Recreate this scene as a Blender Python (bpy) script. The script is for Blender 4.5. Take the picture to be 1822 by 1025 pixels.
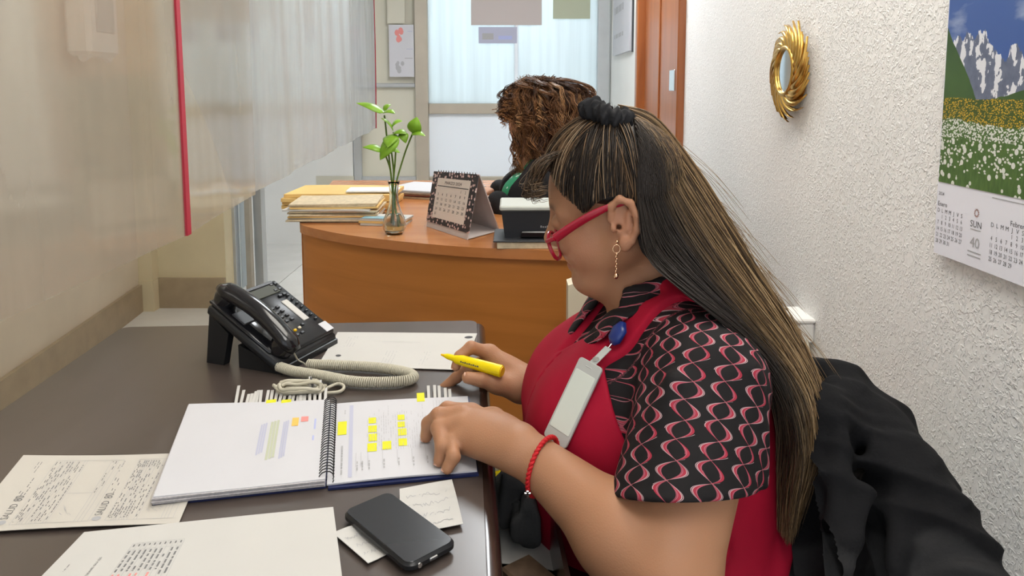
import bpy, math, random
import numpy as np
from mathutils import Vector, Matrix

random.seed(7); RNG = np.random.default_rng(7)
for o in list(bpy.data.objects): bpy.data.objects.remove(o)
SC = bpy.context.scene
COL = SC.collection

# ------------------------------------------------------------------ camera
F = 1300.0; CX = 911.0; CZ = 1.28; TH = math.radians(6.06)      # focal length in px, eye height, tilt
CY = 160 + F * math.tan(TH)                                     # row of the optical axis (the frame is a lower crop)
cam_d = bpy.data.cameras.new('camera'); cam_d.sensor_width = 36.0; cam_d.lens = 36.0 * F / 1822.0
cam_d.shift_y = -(512.5 - CY) / 1822.0
cam_d.clip_start = 0.05; cam_d.clip_end = 60
cam = bpy.data.objects.new('camera', cam_d); COL.objects.link(cam)
cam.location = (0, 0, CZ); cam.rotation_euler = (math.pi / 2 - TH, 0, 0)
SC.camera = cam
# ------------------------------------------------------------------ world, exposure
W = bpy.data.worlds.new('world'); SC.world = W; W.use_nodes = True
W.node_tree.nodes['Background'].inputs[0].default_value = (0.90, 0.94, 1.0, 1)
W.node_tree.nodes['Background'].inputs[1].default_value = 1.15
SC.view_settings.view_transform = 'Standard'; SC.view_settings.look = 'None'
SC.view_settings.exposure = 0.2; SC.view_settings.gamma = 1.0; SC.view_settings.use_curve_mapping = False
LAMP = {'warm': ((1.0, 0.95, 0.86), 8.2), 'near': ((1.0, 0.97, 0.92), 9.0), 'cool': ((0.93, 0.97, 1.0), 16.0), 'side': ((1.0, 0.93, 0.80), 4.2), 'back': ((0.88, 0.96, 1.0), 13.0)}

# ------------------------------------------------------------------ pixel -> place in the room (real depths)
def ray(px, py):
    x = (px - CX) / F; y = -(py - CY) / F
    return np.array([x, math.cos(TH) + y * math.sin(TH), -math.sin(TH) + y * math.cos(TH)])
def PZ(px, py, z):
    d = ray(px, py); return np.array([0, 0, CZ]) + d * (z - CZ) / d[2]
def PY(px, py, Y):
    d = ray(px, py); return np.array([0, 0, CZ]) + d * Y / d[1]
def PX(px, py, X):
    d = ray(px, py); return np.array([0, 0, CZ]) + d * X / d[0]

# ------------------------------------------------------------------ node helper
class S:
    """a float socket with arithmetic"""
    def __init__(s, nt, sock): s.nt, s.k = nt, sock
    def m(s, op, *a):
        n = s.nt.nodes.new('ShaderNodeMath'); n.operation = op
        for i, v in enumerate((s,) + a):
            if isinstance(v, S): s.nt.links.new(v.k, n.inputs[i])
            else: n.inputs[i].default_value = float(v)
        return S(s.nt, n.outputs[0])
    def __add__(s, o): return s.m('ADD', o)
    def __radd__(s, o): return s.m('ADD', o)
    def __sub__(s, o): return s.m('SUBTRACT', o)
    def __rsub__(s, o): return s.m('MULTIPLY', -1).m('ADD', o)
    def __mul__(s, o): return s.m('MULTIPLY', o)
    def __rmul__(s, o): return s.m('MULTIPLY', o)
    def __truediv__(s, o): return s.m('DIVIDE', o)
    def sin(s): return s.m('SINE')
    def abs(s): return s.m('ABSOLUTE')
    def lt(s, o): return s.m('LESS_THAN', o)
    def gt(s, o): return s.m('GREATER_THAN', o)
    def mx(s, o): return s.m('MAXIMUM', o)
    def mn(s, o): return s.m('MINIMUM', o)
    def floor(s): return s.m('FLOOR')
    def mod(s, o): return s.m('FLOORED_MODULO', o)
def newmat(name):
    m = bpy.data.materials.new(name); m.use_nodes = True
    nt = m.node_tree; return m, nt, nt.nodes['Principled BSDF']
def mat(name, col, rough=0.6, metal=0.0, spec=0.4, var=0.0, vscale=20.0, bump=0.0, bscale=60.0, sheen=0.0, coat=0.0, trans=0.0, ior=1.45, emit=None, est=0, subs=0.0, alpha=1.0):
    m, nt, b = newmat(name)
    b.inputs['Base Color'].default_value = (*col, 1); b.inputs['Roughness'].default_value = rough
    b.inputs['Metallic'].default_value = metal; b.inputs['Specular IOR Level'].default_value = spec
    b.inputs['Sheen Weight'].default_value = sheen; b.inputs['Coat Weight'].default_value = coat
    b.inputs['Coat Roughness'].default_value = 0.15
    b.inputs['Transmission Weight'].default_value = trans; b.inputs['IOR'].default_value = ior
    b.inputs['Alpha'].default_value = alpha
    if subs:
        b.inputs['Subsurface Weight'].default_value = subs
        b.inputs['Subsurface Radius'].default_value = (0.012, 0.005, 0.003)
        b.inputs['Subsurface Scale'].default_value = 0.6
    if emit: b.inputs['Emission Color'].default_value = (*emit, 1); b.inputs['Emission Strength'].default_value = est
    if var or bump:
        tc = nt.nodes.new('ShaderNodeTexCoord')
        if var:
            nz = nt.nodes.new('ShaderNodeTexNoise'); nz.inputs['Scale'].default_value = vscale; nz.inputs['Detail'].default_value = 5
            nt.links.new(tc.outputs['Object'], nz.inputs['Vector'])
            mr = nt.nodes.new('ShaderNodeMapRange'); mr.inputs[1].default_value = .3; mr.inputs[2].default_value = .7
            mr.inputs[3].default_value = 1 - var; mr.inputs[4].default_value = 1 + var
            nt.links.new(nz.outputs['Fac'], mr.inputs[0])
            mx = nt.nodes.new('ShaderNodeVectorMath'); mx.operation = 'SCALE'; mx.inputs[0].default_value = col
            nt.links.new(mr.outputs[0], mx.inputs['Scale']); nt.links.new(mx.outputs[0], b.inputs['Base Color'])
        if bump:
            nb = nt.nodes.new('ShaderNodeTexNoise'); nb.inputs['Scale'].default_value = bscale; nb.inputs['Detail'].default_value = 4
            nt.links.new(tc.outputs['Object'], nb.inputs['Vector'])
            bp = nt.nodes.new('ShaderNodeBump'); bp.inputs['Strength'].default_value = bump; bp.inputs['Distance'].default_value = .004
            nt.links.new(nb.outputs['Fac'], bp.inputs['Height']); nt.links.new(bp.outputs[0], b.inputs['Normal'])
    return m
def attr_mat(name, attr, rough=.6, spec=.4, mult=None, subs=0.0, bump=0, bscale=200):
    m = mat(name, (1, 1, 1), rough=rough, spec=spec, subs=subs, bump=bump, bscale=bscale); nt = m.node_tree
    a = nt.nodes.new('ShaderNodeAttribute'); a.attribute_name = attr
    nt.links.new(a.outputs['Color'], nt.nodes['Principled BSDF'].inputs['Base Color'])
    return m
def mixcol(nt, fac, c1, c2):
    n = nt.nodes.new('ShaderNodeMix'); n.data_type = 'RGBA'
    def put(sock, v):
        if isinstance(v, S): nt.links.new(v.k, sock)
        elif hasattr(v, 'is_output'): nt.links.new(v, sock)
        elif isinstance(v, tuple): sock.default_value = (*v, 1)
        else: sock.default_value = v
    put(n.inputs[0], fac); put(n.inputs[6], c1); put(n.inputs[7], c2)
    return n.outputs[2]

# ------------------------------------------------------------------ object helpers
ORG = {}
def tag(o, label=None, cat=None, group=None, kind=None):
    if label: o['label'] = label
    if cat: o['category'] = cat
    if group: o['group'] = group
    if kind: o['kind'] = kind
    return o
def thing(name, label, cat, loc, group=None, kind=None):
    o = bpy.data.objects.new(name, None); o.empty_display_size = .05; COL.objects.link(o)
    o.location = tuple(float(v) for v in loc); ORG[o.name] = np.array(loc, float)
    return tag(o, label, cat, group, kind)
class MB:
    """collects vertices and faces in world coordinates"""
    def __init__(s, T=None): s.v = []; s.f = []; s.n = 0; s.T = T; s.mi = []
    def add(s, v, f, T=None, mi=0):
        v = np.asarray(v, float).reshape(-1, 3); T = T or s.T
        if T is not None: v = T(v)
        s.v.append(v); s.f += [tuple(int(i) + s.n for i in q) for q in f]; s.mi += [mi] * len(f); s.n += len(v); return s
    def box(s, c, d, T=None, bev=0.0, mi=0):
        c = np.array(c, float); h = np.array(d, float) / 2
        if bev <= 0:
            v = [c + h * np.array(k) for k in [(-1,-1,-1),(1,-1,-1),(1,1,-1),(-1,1,-1),(-1,-1,1),(1,-1,1),(1,1,1),(-1,1,1)]]
            f = [(0,3,2,1),(4,5,6,7),(0,1,5,4),(1,2,6,5),(2,3,7,6),(3,0,4,7)]
            return s.add(v, f, T, mi)
        b = min(bev, *(h * .98)); v = []; idx = {}
        for sx in (-1, 1):
            for sy in (-1, 1):
                for sz in (-1, 1):
                    for ax in range(3):
                        p = h - b; p = p.copy(); p[ax] = h[ax]
                        idx[(sx, sy, sz, ax)] = len(v); v.append(c + p * np.array([sx, sy, sz]))
        f = []
        for ax in range(3):
            a, b2 = [(1, 2), (2, 0), (0, 1)][ax]
            for sg in (-1, 1):
                q = []
                for (i, j) in [(-1,-1),(1,-1),(1,1),(-1,1)]:
                    k = [0, 0, 0]; k[ax] = sg; k[a] = i; k[b2] = j; q.append(idx[(*k, ax)])
                f.append(tuple(q if sg > 0 else q[::-1]))
        for ax in range(3):                # edges parallel to ax
            a, b2 = [(1, 2), (2, 0), (0, 1)][ax]
            for i in (-1, 1):
                for j in (-1, 1):
                    k0 = [0,0,0]; k1 = [0,0,0]; k0[ax] = -1; k1[ax] = 1
                    for k in (k0, k1): k[a] = i; k[b2] = j
                    q = [idx[(*k0, a)], idx[(*k1, a)], idx[(*k1, b2)], idx[(*k0, b2)]]
                    f.append(tuple(q if i * j < 0 else q[::-1]))
        for sx in (-1, 1):
            for sy in (-1, 1):
                for sz in (-1, 1):
                    q = [idx[(sx, sy, sz, k)] for k in range(3)]
                    f.append(tuple(q if sx * sy * sz > 0 else q[::-1]))
        return s.add(v, f, T, mi)
    def prism(s, poly, z0, z1, T=None, mi=0):
        n = len(poly); v = [(p[0], p[1], z0) for p in poly] + [(p[0], p[1], z1) for p in poly]
        f = [tuple(range(n))[::-1], tuple(range(n, 2 * n))] + [(i, (i + 1) % n, (i + 1) % n + n, i + n) for i in range(n)]
        return s.add(v, f, T, mi)
    def quadprism(s, top, dz, T=None, mi=0):
        """4 top corners (3d), extruded down by dz"""
        t = np.array(top, float); b = t.copy(); b[:, 2] -= dz; n = len(t)
        f = [tuple(range(n)), tuple(range(n, 2 * n))[::-1]] + [(i, i + n, (i + 1) % n + n, (i + 1) % n) for i in range(n)]
        return s.add(np.vstack([t, b]), f, T, mi)
    def tube(s, pts, r, n=8, caps=True, T=None, closed=False, flat=1.0, mi=0, up=None):
        P = np.array(pts, float); m = len(P); R = np.full(m, r) if np.isscalar(r) else np.array(r, float)
        if closed: tg = np.roll(P, -1, 0) - np.roll(P, 1, 0)
        else: tg = np.gradient(P, axis=0)
        tg /= np.linalg.norm(tg, axis=1)[:, None] + 1e-12
        u = np.array(up if up is not None else (0, 0, 1.0), float)
        if abs(tg[0] @ u) > .95: u = np.array([1.0, 0, 0])
        vs = []
        a0 = np.linspace(0, 2 * np.pi, n, endpoint=False)
        for i in range(m):
            u = u - tg[i] * (u @ tg[i]); u /= np.linalg.norm(u) + 1e-12; w = np.cross(tg[i], u)
            vs.append(P[i] + R[i] * (np.cos(a0)[:, None] * u * flat + np.sin(a0)[:, None] * w))
        f = []
        for i in range(m if closed else m - 1):
            j = (i + 1) % m
            for k in range(n): f.append((i*n+k, i*n+(k+1) % n, j*n+(k+1) % n, j*n+k))
        if caps and not closed: f += [tuple(range(n))[::-1], tuple(range((m-1)*n, m*n))]
        return s.add(np.vstack(vs), f, T, mi)
    def lathe(s, prof, c=(0, 0, 0), n=24, T=None, mi=0):
        v = []; f = []; c = np.array(c, float); m = len(prof)
        for (r, z) in prof:
            for k in range(n):
                a = 2 * math.pi * k / n; v.append(c + (r * math.cos(a), r * math.sin(a), z))
        for i in range(m - 1):
            for k in range(n): f.append((i*n+k, i*n+(k+1) % n, (i+1)*n+(k+1) % n, (i+1)*n+k))
        f += [tuple(range(n))[::-1], tuple(range((m-1)*n, m*n))]
        return s.add(v, f, T, mi)
    def ball(s, c, r, n=12, T=None, mi=0):
        r = np.array([r] * 3 if np.isscalar(r) else r, float); prof = [(math.sin(a), -math.cos(a)) for a in np.linspace(.02, math.pi - .02, n // 2 + 2)]
        v = []; f = []; m = len(prof)
        for (q, z) in prof:
            for k in range(n):
                a = 2 * math.pi * k / n; v.append(np.array(c) + r * (q * math.cos(a), q * math.sin(a), z))
        for i in range(m - 1):
            for k in range(n): f.append((i*n+k, i*n+(k+1) % n, (i+1)*n+(k+1) % n, (i+1)*n+k))
        f += [tuple(range(n))[::-1], tuple(range((m-1)*n, m*n))]
        return s.add(v, f, T, mi)
    def grid(s, fn, nu, nv, T=None, mi=0, th=None):
        u = np.linspace(0, 1, nu); v = np.linspace(0, 1, nv)
        P = np.array([fn(a, b) for a in u for b in v], float)
        f = [(i*nv+j, (i+1)*nv+j, (i+1)*nv+j+1, i*nv+j+1) for i in range(nu-1) for j in range(nv-1)]
        if th is not None:
            th = np.array(th, float); n = len(P)
            ring = [i*nv for i in range(nu)] + [(nu-1)*nv+j for j in range(1, nv)] + [i*nv+nv-1 for i in range(nu-2, -1, -1)] + [j for j in range(nv-2, 0, -1)]
            P = np.vstack([P, P - th]); f2 = [tuple(n + k for k in q[::-1]) for q in f]
            f = f + f2 + [(ring[(k+1) % len(ring)], ring[k], ring[k] + n, ring[(k+1) % len(ring)] + n) for k in range(len(ring))]
        return s.add(P, f, T, mi)
    def build(s, name, mats, parent=None, smooth=False, loc=None, auto=None):
        V = np.vstack(s.v) if s.v else np.zeros((0, 3))
        me = bpy.data.meshes.new(name)
        if parent is not None: org = ORG[parent.name]
        else:
            if loc is None:
                lo, hi = V.min(0), V.max(0); loc = ((lo[0] + hi[0]) / 2, (lo[1] + hi[1]) / 2, lo[2])
            org = np.array(loc, float)
        me.from_pydata((V - org).tolist(), [], s.f)
        for mm in (mats if isinstance(mats, (list, tuple)) else [mats]): me.materials.append(mm)
        if isinstance(mats, (list, tuple)) and len(mats) > 1: me.polygons.foreach_set('material_index', s.mi)
        if smooth and auto is None: auto = 72
        if auto is not None:
            me.polygons.foreach_set('use_smooth', [True] * len(me.polygons)); me.set_sharp_from_angle(angle=math.radians(auto))
        me.update()
        o = bpy.data.objects.new(name, me); COL.objects.link(o)
        if parent is not None: o.parent = parent
        else: o.location = tuple(org)
        ORG[o.name] = org
        return o
def frame(o, x, y, z):
    o = np.array(o, float); A = np.array([x, y, z], float)
    return lambda v: o + np.asarray(v) @ A
def nrm(v): v = np.array(v, float); return v / np.linalg.norm(v)
def bez(pts, n):
    """smooth curve through points"""
    P = np.array(pts, float); m = len(P)
    Q = np.vstack([2 * P[0] - P[1], P, 2 * P[-1] - P[-2]])
    t = np.linspace(0, m - 1 - 1e-9, n); i = t.astype(int); u = (t - i)[:, None]
    a, b, c, d = Q[i], Q[i+1], Q[i+2], Q[i+3]
    return .5 * ((2*b) + (c-a)*u + (2*a-5*b+4*c-d)*u**2 + (3*b-a-3*c+d)*u**3)
_TX = {}
def text_mesh(txt, size=1.0, align='LEFT'):
    key = (txt, align)
    if key not in _TX:
        c = bpy.data.curves.new('t', 'FONT'); c.body = txt; c.size = 1.0; c.align_x = align; c.resolution_u = 2
        o = bpy.data.objects.new('t', c); COL.objects.link(o)
        bpy.context.view_layer.update()
        me = o.evaluated_get(bpy.context.evaluated_depsgraph_get()).to_mesh()
        _TX[key] = (np.array([v.co[:] for v in me.vertices]).reshape(-1, 3), [tuple(p.vertices) for p in me.polygons])
        bpy.data.objects.remove(o); bpy.data.curves.remove(c)
    v, f = _TX[key]; return v * size, f
def put_text(mb, txt, x, y, size, z=0.0, align='LEFT', rot=0.0, T=None, mi=0, sx=1.0):
    v, f = text_mesh(txt, size, align)
    if not len(v): return
    c, s_ = math.cos(rot), math.sin(rot); w = v.copy(); vx = v[:, 0] * sx
    w[:, 0] = x + vx * c - v[:, 1] * s_; w[:, 1] = y + vx * s_ + v[:, 1] * c; w[:, 2] = z
    mb.add(w, f, T, mi)
def rect(mb, x0, y0, x1, y1, z=0.0, T=None, mi=0): mb.add([(x0, y0, z), (x1, y0, z), (x1, y1, z), (x0, y1, z)], [(0, 1, 2, 3)], T, mi)

# ------------------------------------------------------------------ SDF modelling
class SDF:
    def __init__(s, xs, ys, zs):
        s.x, s.y, s.z = [np.asarray(a, np.float32) for a in (xs, ys, zs)]
        s.D = np.full((len(s.x), len(s.y), len(s.z)), .08, np.float32)
    def win(s, lo, hi, pad):
        sl = []
        for a, l, h in zip((s.x, s.y, s.z), lo, hi):
            i = np.searchsorted(a, l - pad); j = np.searchsorted(a, h + pad); sl.append(slice(max(0, i), max(0, j)))
        return tuple(sl)
    def coords(s, w): return s.x[w[0]][:, None, None], s.y[w[1]][None, :, None], s.z[w[2]][None, None, :]
    def put(s, fn, lo, hi, k=.01, op='add'):
        w = s.win(lo, hi, k + .012)
        if any(q.stop <= q.start for q in w): return
        X, Y, Z = s.coords(w); d = fn(X, Y, Z).astype(np.float32); a = s.D[w]
        if op == 'sub': d = -d; a_ = -a; 
        if op == 'add':
            h = np.clip(.5 + .5 * (d - a) / k, 0, 1); s.D[w] = d * (1 - h) + a * h - k * h * (1 - h)
        else:
            h = np.clip(.5 - .5 * (d - a) / k, 0, 1); s.D[w] = d * (1 - h) + a * h + k * h * (1 - h)
    def cone(s, a, b, r1, r2=None, k=.01, op='add', flat=None, axis=None):
        r2 = r1 if r2 is None else r2; a = np.array(a, float); b = np.array(b, float); ab = b - a; L2 = ab @ ab + 1e-12; R = max(r1, r2)
        def fn(X, Y, Z):
            px, py, pz = X - a[0], Y - a[1], Z - a[2]
            t = np.clip((px*ab[0] + py*ab[1] + pz*ab[2]) / L2, 0, 1)
            qx, qy, qz = px - t*ab[0], py - t*ab[1], pz - t*ab[2]
            if flat is not None:           # squash along 'axis' so the section is an ellipse
                d = (qx*axis[0] + qy*axis[1] + qz*axis[2]) * (1/flat - 1)
                qx, qy, qz = qx + d*axis[0], qy + d*axis[1], qz + d*axis[2]
                return (np.sqrt(qx*qx + qy*qy + qz*qz) - (r1 + (r2 - r1)*t)) * flat
            return np.sqrt(qx*qx + qy*qy + qz*qz) - (r1 + (r2 - r1)*t)
        s.put(fn, np.minimum(a, b) - R, np.maximum(a, b) + R, k, op)
    def ell(s, c, r, k=.01, R=None, op='add'):
        c = np.array(c, float); r = np.array([r]*3 if np.isscalar(r) else r, float); A = np.eye(3) if R is None else np.array(R, float)  # rows: local axes
        def fn(X, Y, Z):
            px, py, pz = X - c[0], Y - c[1], Z - c[2]
            u = [(A[i, 0]*px + A[i, 1]*py + A[i, 2]*pz) for i in range(3)]
            k0 = np.sqrt(sum((u[i]/r[i])**2 for i in range(3))); k1 = np.sqrt(sum((u[i]/r[i]**2)**2 for i in range(3))) + 1e-6
            return k0 * (k0 - 1) / k1
        e = np.sqrt(((A * r[:, None])**2).sum(0)); s.put(fn, c - e, c + e, k, op)
    def loft(s, secs, k=.01, inflate=0.0, p=2.3, op='add'):
        """secs: rows z,cx,cy,rx,ry"""
        A = np.array(secs, float); A = A[np.argsort(A[:, 0])]; z0, z1 = A[0, 0], A[-1, 0]
        def fn(X, Y, Z):
            cx, cy, rx, ry = [np.interp(np.clip(Z, z0, z1), A[:, 0], A[:, i]) for i in (1, 2, 3, 4)]
            rx = rx + inflate; ry = ry + inflate
            q = (np.abs((X - cx)/rx)**p + np.abs((Y - cy)/ry)**p)**(1/p)
            d = (q - 1) * np.minimum(rx, ry); dz = np.maximum(z0 - inflate - Z, Z - z1 - inflate)
            return np.maximum(d, dz)
        lo = (np.min(A[:, 1]-A[:, 3]) - inflate, np.min(A[:, 2]-A[:, 4]) - inflate, z0 - inflate); hi = (np.max(A[:, 1]+A[:, 3]) + inflate, np.max(A[:, 2]+A[:, 4]) + inflate, z1 + inflate)
        s.put(fn, lo, hi, k, op)
    def mesh(s, smooth=1):
        D = s.D; x, y, z = s.x, s.y, s.z
        I = (D < 0); n = np.zeros(tuple(d-1 for d in D.shape), np.int8)
        for dx in (0, 1):
            for dy in (0, 1):
                for dz in (0, 1):
                    n += I[dx:D.shape[0]-1+dx, dy:D.shape[1]-1+dy, dz:D.shape[2]-1+dz]
        act = (n > 0) & (n < 8); C = np.argwhere(act); N = len(C)
        idm = np.full(act.shape, -1, np.int32); idm[act] = np.arange(N)
        acc = np.zeros((N, 3), np.float32); cnt = np.zeros(N, np.float32)
        cor = [(a, b, c) for a in (0, 1) for b in (0, 1) for c in (0, 1)]
        val = {c: D[C[:, 0]+c[0], C[:, 1]+c[1], C[:, 2]+c[2]] for c in cor}
        for c in cor:
            for ax in range(3):
                if c[ax]: continue
                e = list(c); e[ax] = 1; e = tuple(e); va, vb = val[c], val[e]; mk = (va < 0) != (vb < 0)
                t = np.where(mk, va / (va - vb + 1e-20), 0)
                p = np.tile(np.array(c, np.float32), (N, 1)); p[:, ax] = t
                acc += p * mk[:, None]; cnt += mk
        L = acc / cnt[:, None]; V = np.empty((N, 3), np.float32)
        for i, a in enumerate((x, y, z)): V[:, i] = a[C[:, i]] + L[:, i] * (a[C[:, i]+1] - a[C[:, i]])
        Fs = []
        for ax in range(3):
            sl0 = [slice(None)]*3; sl1 = [slice(None)]*3; sl0[ax] = slice(0, -1); sl1[ax] = slice(1, None)
            A, B = I[tuple(sl0)], I[tuple(sl1)]; E = np.argwhere(A != B); a1, a2 = (ax+1) % 3, (ax+2) % 3
            ok = (E[:, a1] > 0) & (E[:, a2] > 0) & (E[:, a1] < D.shape[a1]-1) & (E[:, a2] < D.shape[a2]-1); E = E[ok]
            q = []
            for (i, j) in [(-1, -1), (0, -1), (0, 0), (-1, 0)]:
                G = E.copy(); G[:, a1] += i; G[:, a2] += j; q.append(idm[G[:, 0], G[:, 1], G[:, 2]])
            q = np.stack(q, 1); inn = A[E[:, 0], E[:, 1], E[:, 2]]
            q[~inn] = q[~inn][:, ::-1]; Fs.append(q)
        Fq = np.vstack(Fs); Fq = Fq[(Fq >= 0).all(1)]
        V = V.astype(np.float64)
        if smooth:
            e = np.vstack([Fq[:, [0, 1]], Fq[:, [1, 2]], Fq[:, [2, 3]], Fq[:, [3, 0]]]); deg = np.bincount(e.ravel(), minlength=N).astype(float)
            for it in range(smooth):
                lam = .5 if it % 2 == 0 else -.5
                ac = np.zeros_like(V)
                for i in range(3): ac[:, i] = np.bincount(e[:, 0], V[e[:, 1], i], N) + np.bincount(e[:, 1], V[e[:, 0], i], N)
                V = V + lam * (ac / np.maximum(deg, 1)[:, None] - V)
        return V, Fq
def np_mesh(name, V, Fq, m, parent=None, loc=None, smooth=True, colors=None, vecs=None):
    """fast mesh build from numpy arrays (all faces of the same size)"""
    me = bpy.data.meshes.new(name); k = Fq.shape[1]
    if parent is not None: org = ORG[parent.name]
    else:
        if loc is None: lo, hi = V.min(0), V.max(0); loc = ((lo[0]+hi[0])/2, (lo[1]+hi[1])/2, lo[2])
        org = np.array(loc, float)
    me.vertices.add(len(V)); me.vertices.foreach_set('co', (V - org).astype(np.float32).ravel())
    me.loops.add(Fq.size); me.loops.foreach_set('vertex_index', Fq.astype(np.int32).ravel())
    me.polygons.add(len(Fq)); me.polygons.foreach_set('loop_start', np.arange(0, Fq.size, k, dtype=np.int32))
    me.polygons.foreach_set('loop_total', np.full(len(Fq), k, np.int32))
    me.polygons.foreach_set('use_smooth', np.full(len(Fq), smooth, bool))
    me.update(calc_edges=True)
    for nm, arr in (colors or {}).items():
        a = me.attributes.new(nm, 'FLOAT_COLOR', 'POINT'); q = np.ones((len(V), 4), np.float32); q[:, :3] = arr; a.data.foreach_set('color', q.ravel())
    for nm, arr in (vecs or {}).items():
        a = me.attributes.new(nm, 'FLOAT_VECTOR', 'POINT'); a.data.foreach_set('vector', np.asarray(arr, np.float32).ravel())
    me.materials.append(m); me.validate()
    o = bpy.data.objects.new(name, me); COL.objects.link(o)
    if parent is not None: o.parent = parent
    else: o.location = tuple(org)
    ORG[o.name] = org
    return o
def strands(paths, rad, cols, n=3, taper=True):
    """paths (S,M,3) -> thin tubes; cols (S,M,3)"""
    P = np.asarray(paths, float); Sn, M, _ = P.shape
    tg = np.gradient(P, axis=1); tg /= np.linalg.norm(tg, axis=2, keepdims=True) + 1e-9
    ref = np.where(np.abs(tg[..., 1:2]) > .9, np.array([1.0, 0, 0]), np.array([0, 1.0, 0]))
    u = np.cross(tg, ref); u /= np.linalg.norm(u, axis=2, keepdims=True) + 1e-9; w = np.cross(tg, u)
    t = np.linspace(0, 1, M); prof = np.clip(np.minimum(1, (1 - t) * 6 + .15), .1, 1) if taper else np.ones(M)
    R = (np.asarray(rad).reshape(-1, 1) * prof)[..., None]
    V = np.stack([P + R * (math.cos(2*math.pi*k/n) * u + math.sin(2*math.pi*k/n) * w) for k in range(n)], 2)   # S,M,n,3
    ii = np.arange(Sn*M*n).reshape(Sn, M, n)
    Q = np.stack([ii[:, :-1, :], np.roll(ii, -1, 2)[:, :-1, :], np.roll(ii, -1, 2)[:, 1:, :], ii[:, 1:, :]], -1).reshape(-1, 4)
    C = np.repeat(np.asarray(cols)[:, :, None, :], n, 2).reshape(-1, 3)
    return V.reshape(-1, 3), Q, C
# ================================================================== materials
def plaster(name, col, scale=90, strength=.6, dist=.006):
    m, nt, b = newmat(name); b.inputs['Roughness'].default_value = .62; b.inputs['Specular IOR Level'].default_value = .35
    tc = nt.nodes.new('ShaderNodeTexCoord')
    n1 = nt.nodes.new('ShaderNodeTexNoise'); n1.inputs['Scale'].default_value = scale; n1.inputs['Detail'].default_value = 3; n1.inputs['Distortion'].default_value = 1.2
    nt.links.new(tc.outputs['Object'], n1.inputs['Vector'])
    vo = nt.nodes.new('ShaderNodeTexVoronoi'); vo.inputs['Scale'].default_value = scale * .8; nt.links.new(tc.outputs['Object'], vo.inputs['Vector'])
    n2 = nt.nodes.new('ShaderNodeTexNoise'); n2.inputs['Scale'].default_value = 3; n2.inputs['Detail'].default_value = 5; nt.links.new(tc.outputs['Object'], n2.inputs['Vector'])
    h1 = S(nt, n1.outputs['Fac']); hv = S(nt, vo.outputs['Distance'])
    mr = nt.nodes.new('ShaderNodeMapRange'); mr.interpolation_type = 'SMOOTHSTEP'; mr.inputs[1].default_value = .47; mr.inputs[2].default_value = .62
    nt.links.new(h1.k, mr.inputs[0]); hh = S(nt, mr.outputs[0]) + hv * .25
    bp = nt.nodes.new('ShaderNodeBump'); bp.inputs['Strength'].default_value = strength; bp.inputs['Distance'].default_value = dist
    nt.links.new(hh.k, bp.inputs['Height']); nt.links.new(bp.outputs[0], b.inputs['Normal'])
    c = mixcol(nt, S(nt, n2.outputs['Fac']), tuple(v * .95 for v in col), tuple(min(1, v * 1.04) for v in col))
    nt.links.new(c, b.inputs['Base Color']); return m
def wood(name, c1, c2, rough=.35, axis=(0.6, 6, 6), coat=.2, scale=3.0):
    m, nt, b = newmat(name); b.inputs['Roughness'].default_value = rough; b.inputs['Coat Weight'].default_value = coat; b.inputs['Coat Roughness'].default_value = .25
    tc = nt.nodes.new('ShaderNodeTexCoord'); mp = nt.nodes.new('ShaderNodeMapping'); mp.inputs['Scale'].default_value = axis
    nt.links.new(tc.outputs['Object'], mp.inputs['Vector'])
    nz = nt.nodes.new('ShaderNodeTexNoise'); nz.inputs['Scale'].default_value = scale; nz.inputs['Detail'].default_value = 8; nz.inputs['Distortion'].default_value = .8
    nt.links.new(mp.outputs[0], nz.inputs['Vector'])
    mr = nt.nodes.new('ShaderNodeMapRange'); mr.inputs[1].default_value = .3; mr.inputs[2].default_value = .7; nt.links.new(nz.outputs['Fac'], mr.inputs[0])
    nt.links.new(mixcol(nt, S(nt, mr.outputs[0]), c1, c2), b.inputs['Base Color']); return m
M = {}
M['wall'] = plaster('textured_plaster', (.92, .915, .90))
M['wall_white'] = mat('white_paint', (.80, .80, .77), .7, var=.03, vscale=3)
M['wall_beige'] = mat('beige_paint', (.70, .62, .49), .7, var=.05, vscale=3)
M['wall_yellow'] = mat('cream_paint', (.70, .62, .42), .7, var=.05, vscale=4)
M['base'] = mat('beige_tile', (.40, .32, .215), .35, var=.08, vscale=12)
M['tile'] = mat('floor_tile', (.76, .755, .72), .22, var=.04, vscale=6)
M['grout'] = mat('grout', (.5, .49, .45), .8)
M['ceil'] = mat('ceiling_paint', (.82, .82, .80), .8)
M['alu'] = mat('aluminium_anodised', (.50, .45, .37), .38, metal=.35, var=.05, vscale=8)
M['alu_grey'] = mat('aluminium_grey', (.52, .54, .55), .35, metal=.5, var=.05, vscale=8)
M['panel_white'] = mat('white_panel', (.84, .90, .97), .4)
M['panel_beige'] = mat('beige_panel', (.60, .58, .48), .5)
M['door_wood'] = wood('door_wood', (.27, .075, .018), (.38, .12, .03), .35, (6, 6, .6))
M['desk_dark'] = wood('dark_laminate', (.062, .047, .040), (.076, .059, .052), .32, (3, .8, 3), .30)
M['desk_edge'] = wood('dark_edge', (.022, .012, .010), (.035, .02, .016), .22, (3, .8, 3), .6)
M['wood_front'] = wood('cherry_laminate_front', (.45, .165, .028), (.55, .205, .040), .45, (.7, .7, 7), .0)
M['wood_top'] = wood('cherry_laminate_top', (.46, .17, .05), (.56, .23, .075), .25, (.7, 5, 5), .3)
M['paper'] = mat('white_paper', (.565, .555, .53), .75, var=.02, vscale=9)
M['paper_cool'] = mat('cool_white_paper', (.585, .585, .615), .7, var=.015, vscale=9)
M['paper_cream'] = mat('cream_paper', (.56, .53, .48), .75, var=.02, vscale=9)
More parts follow.
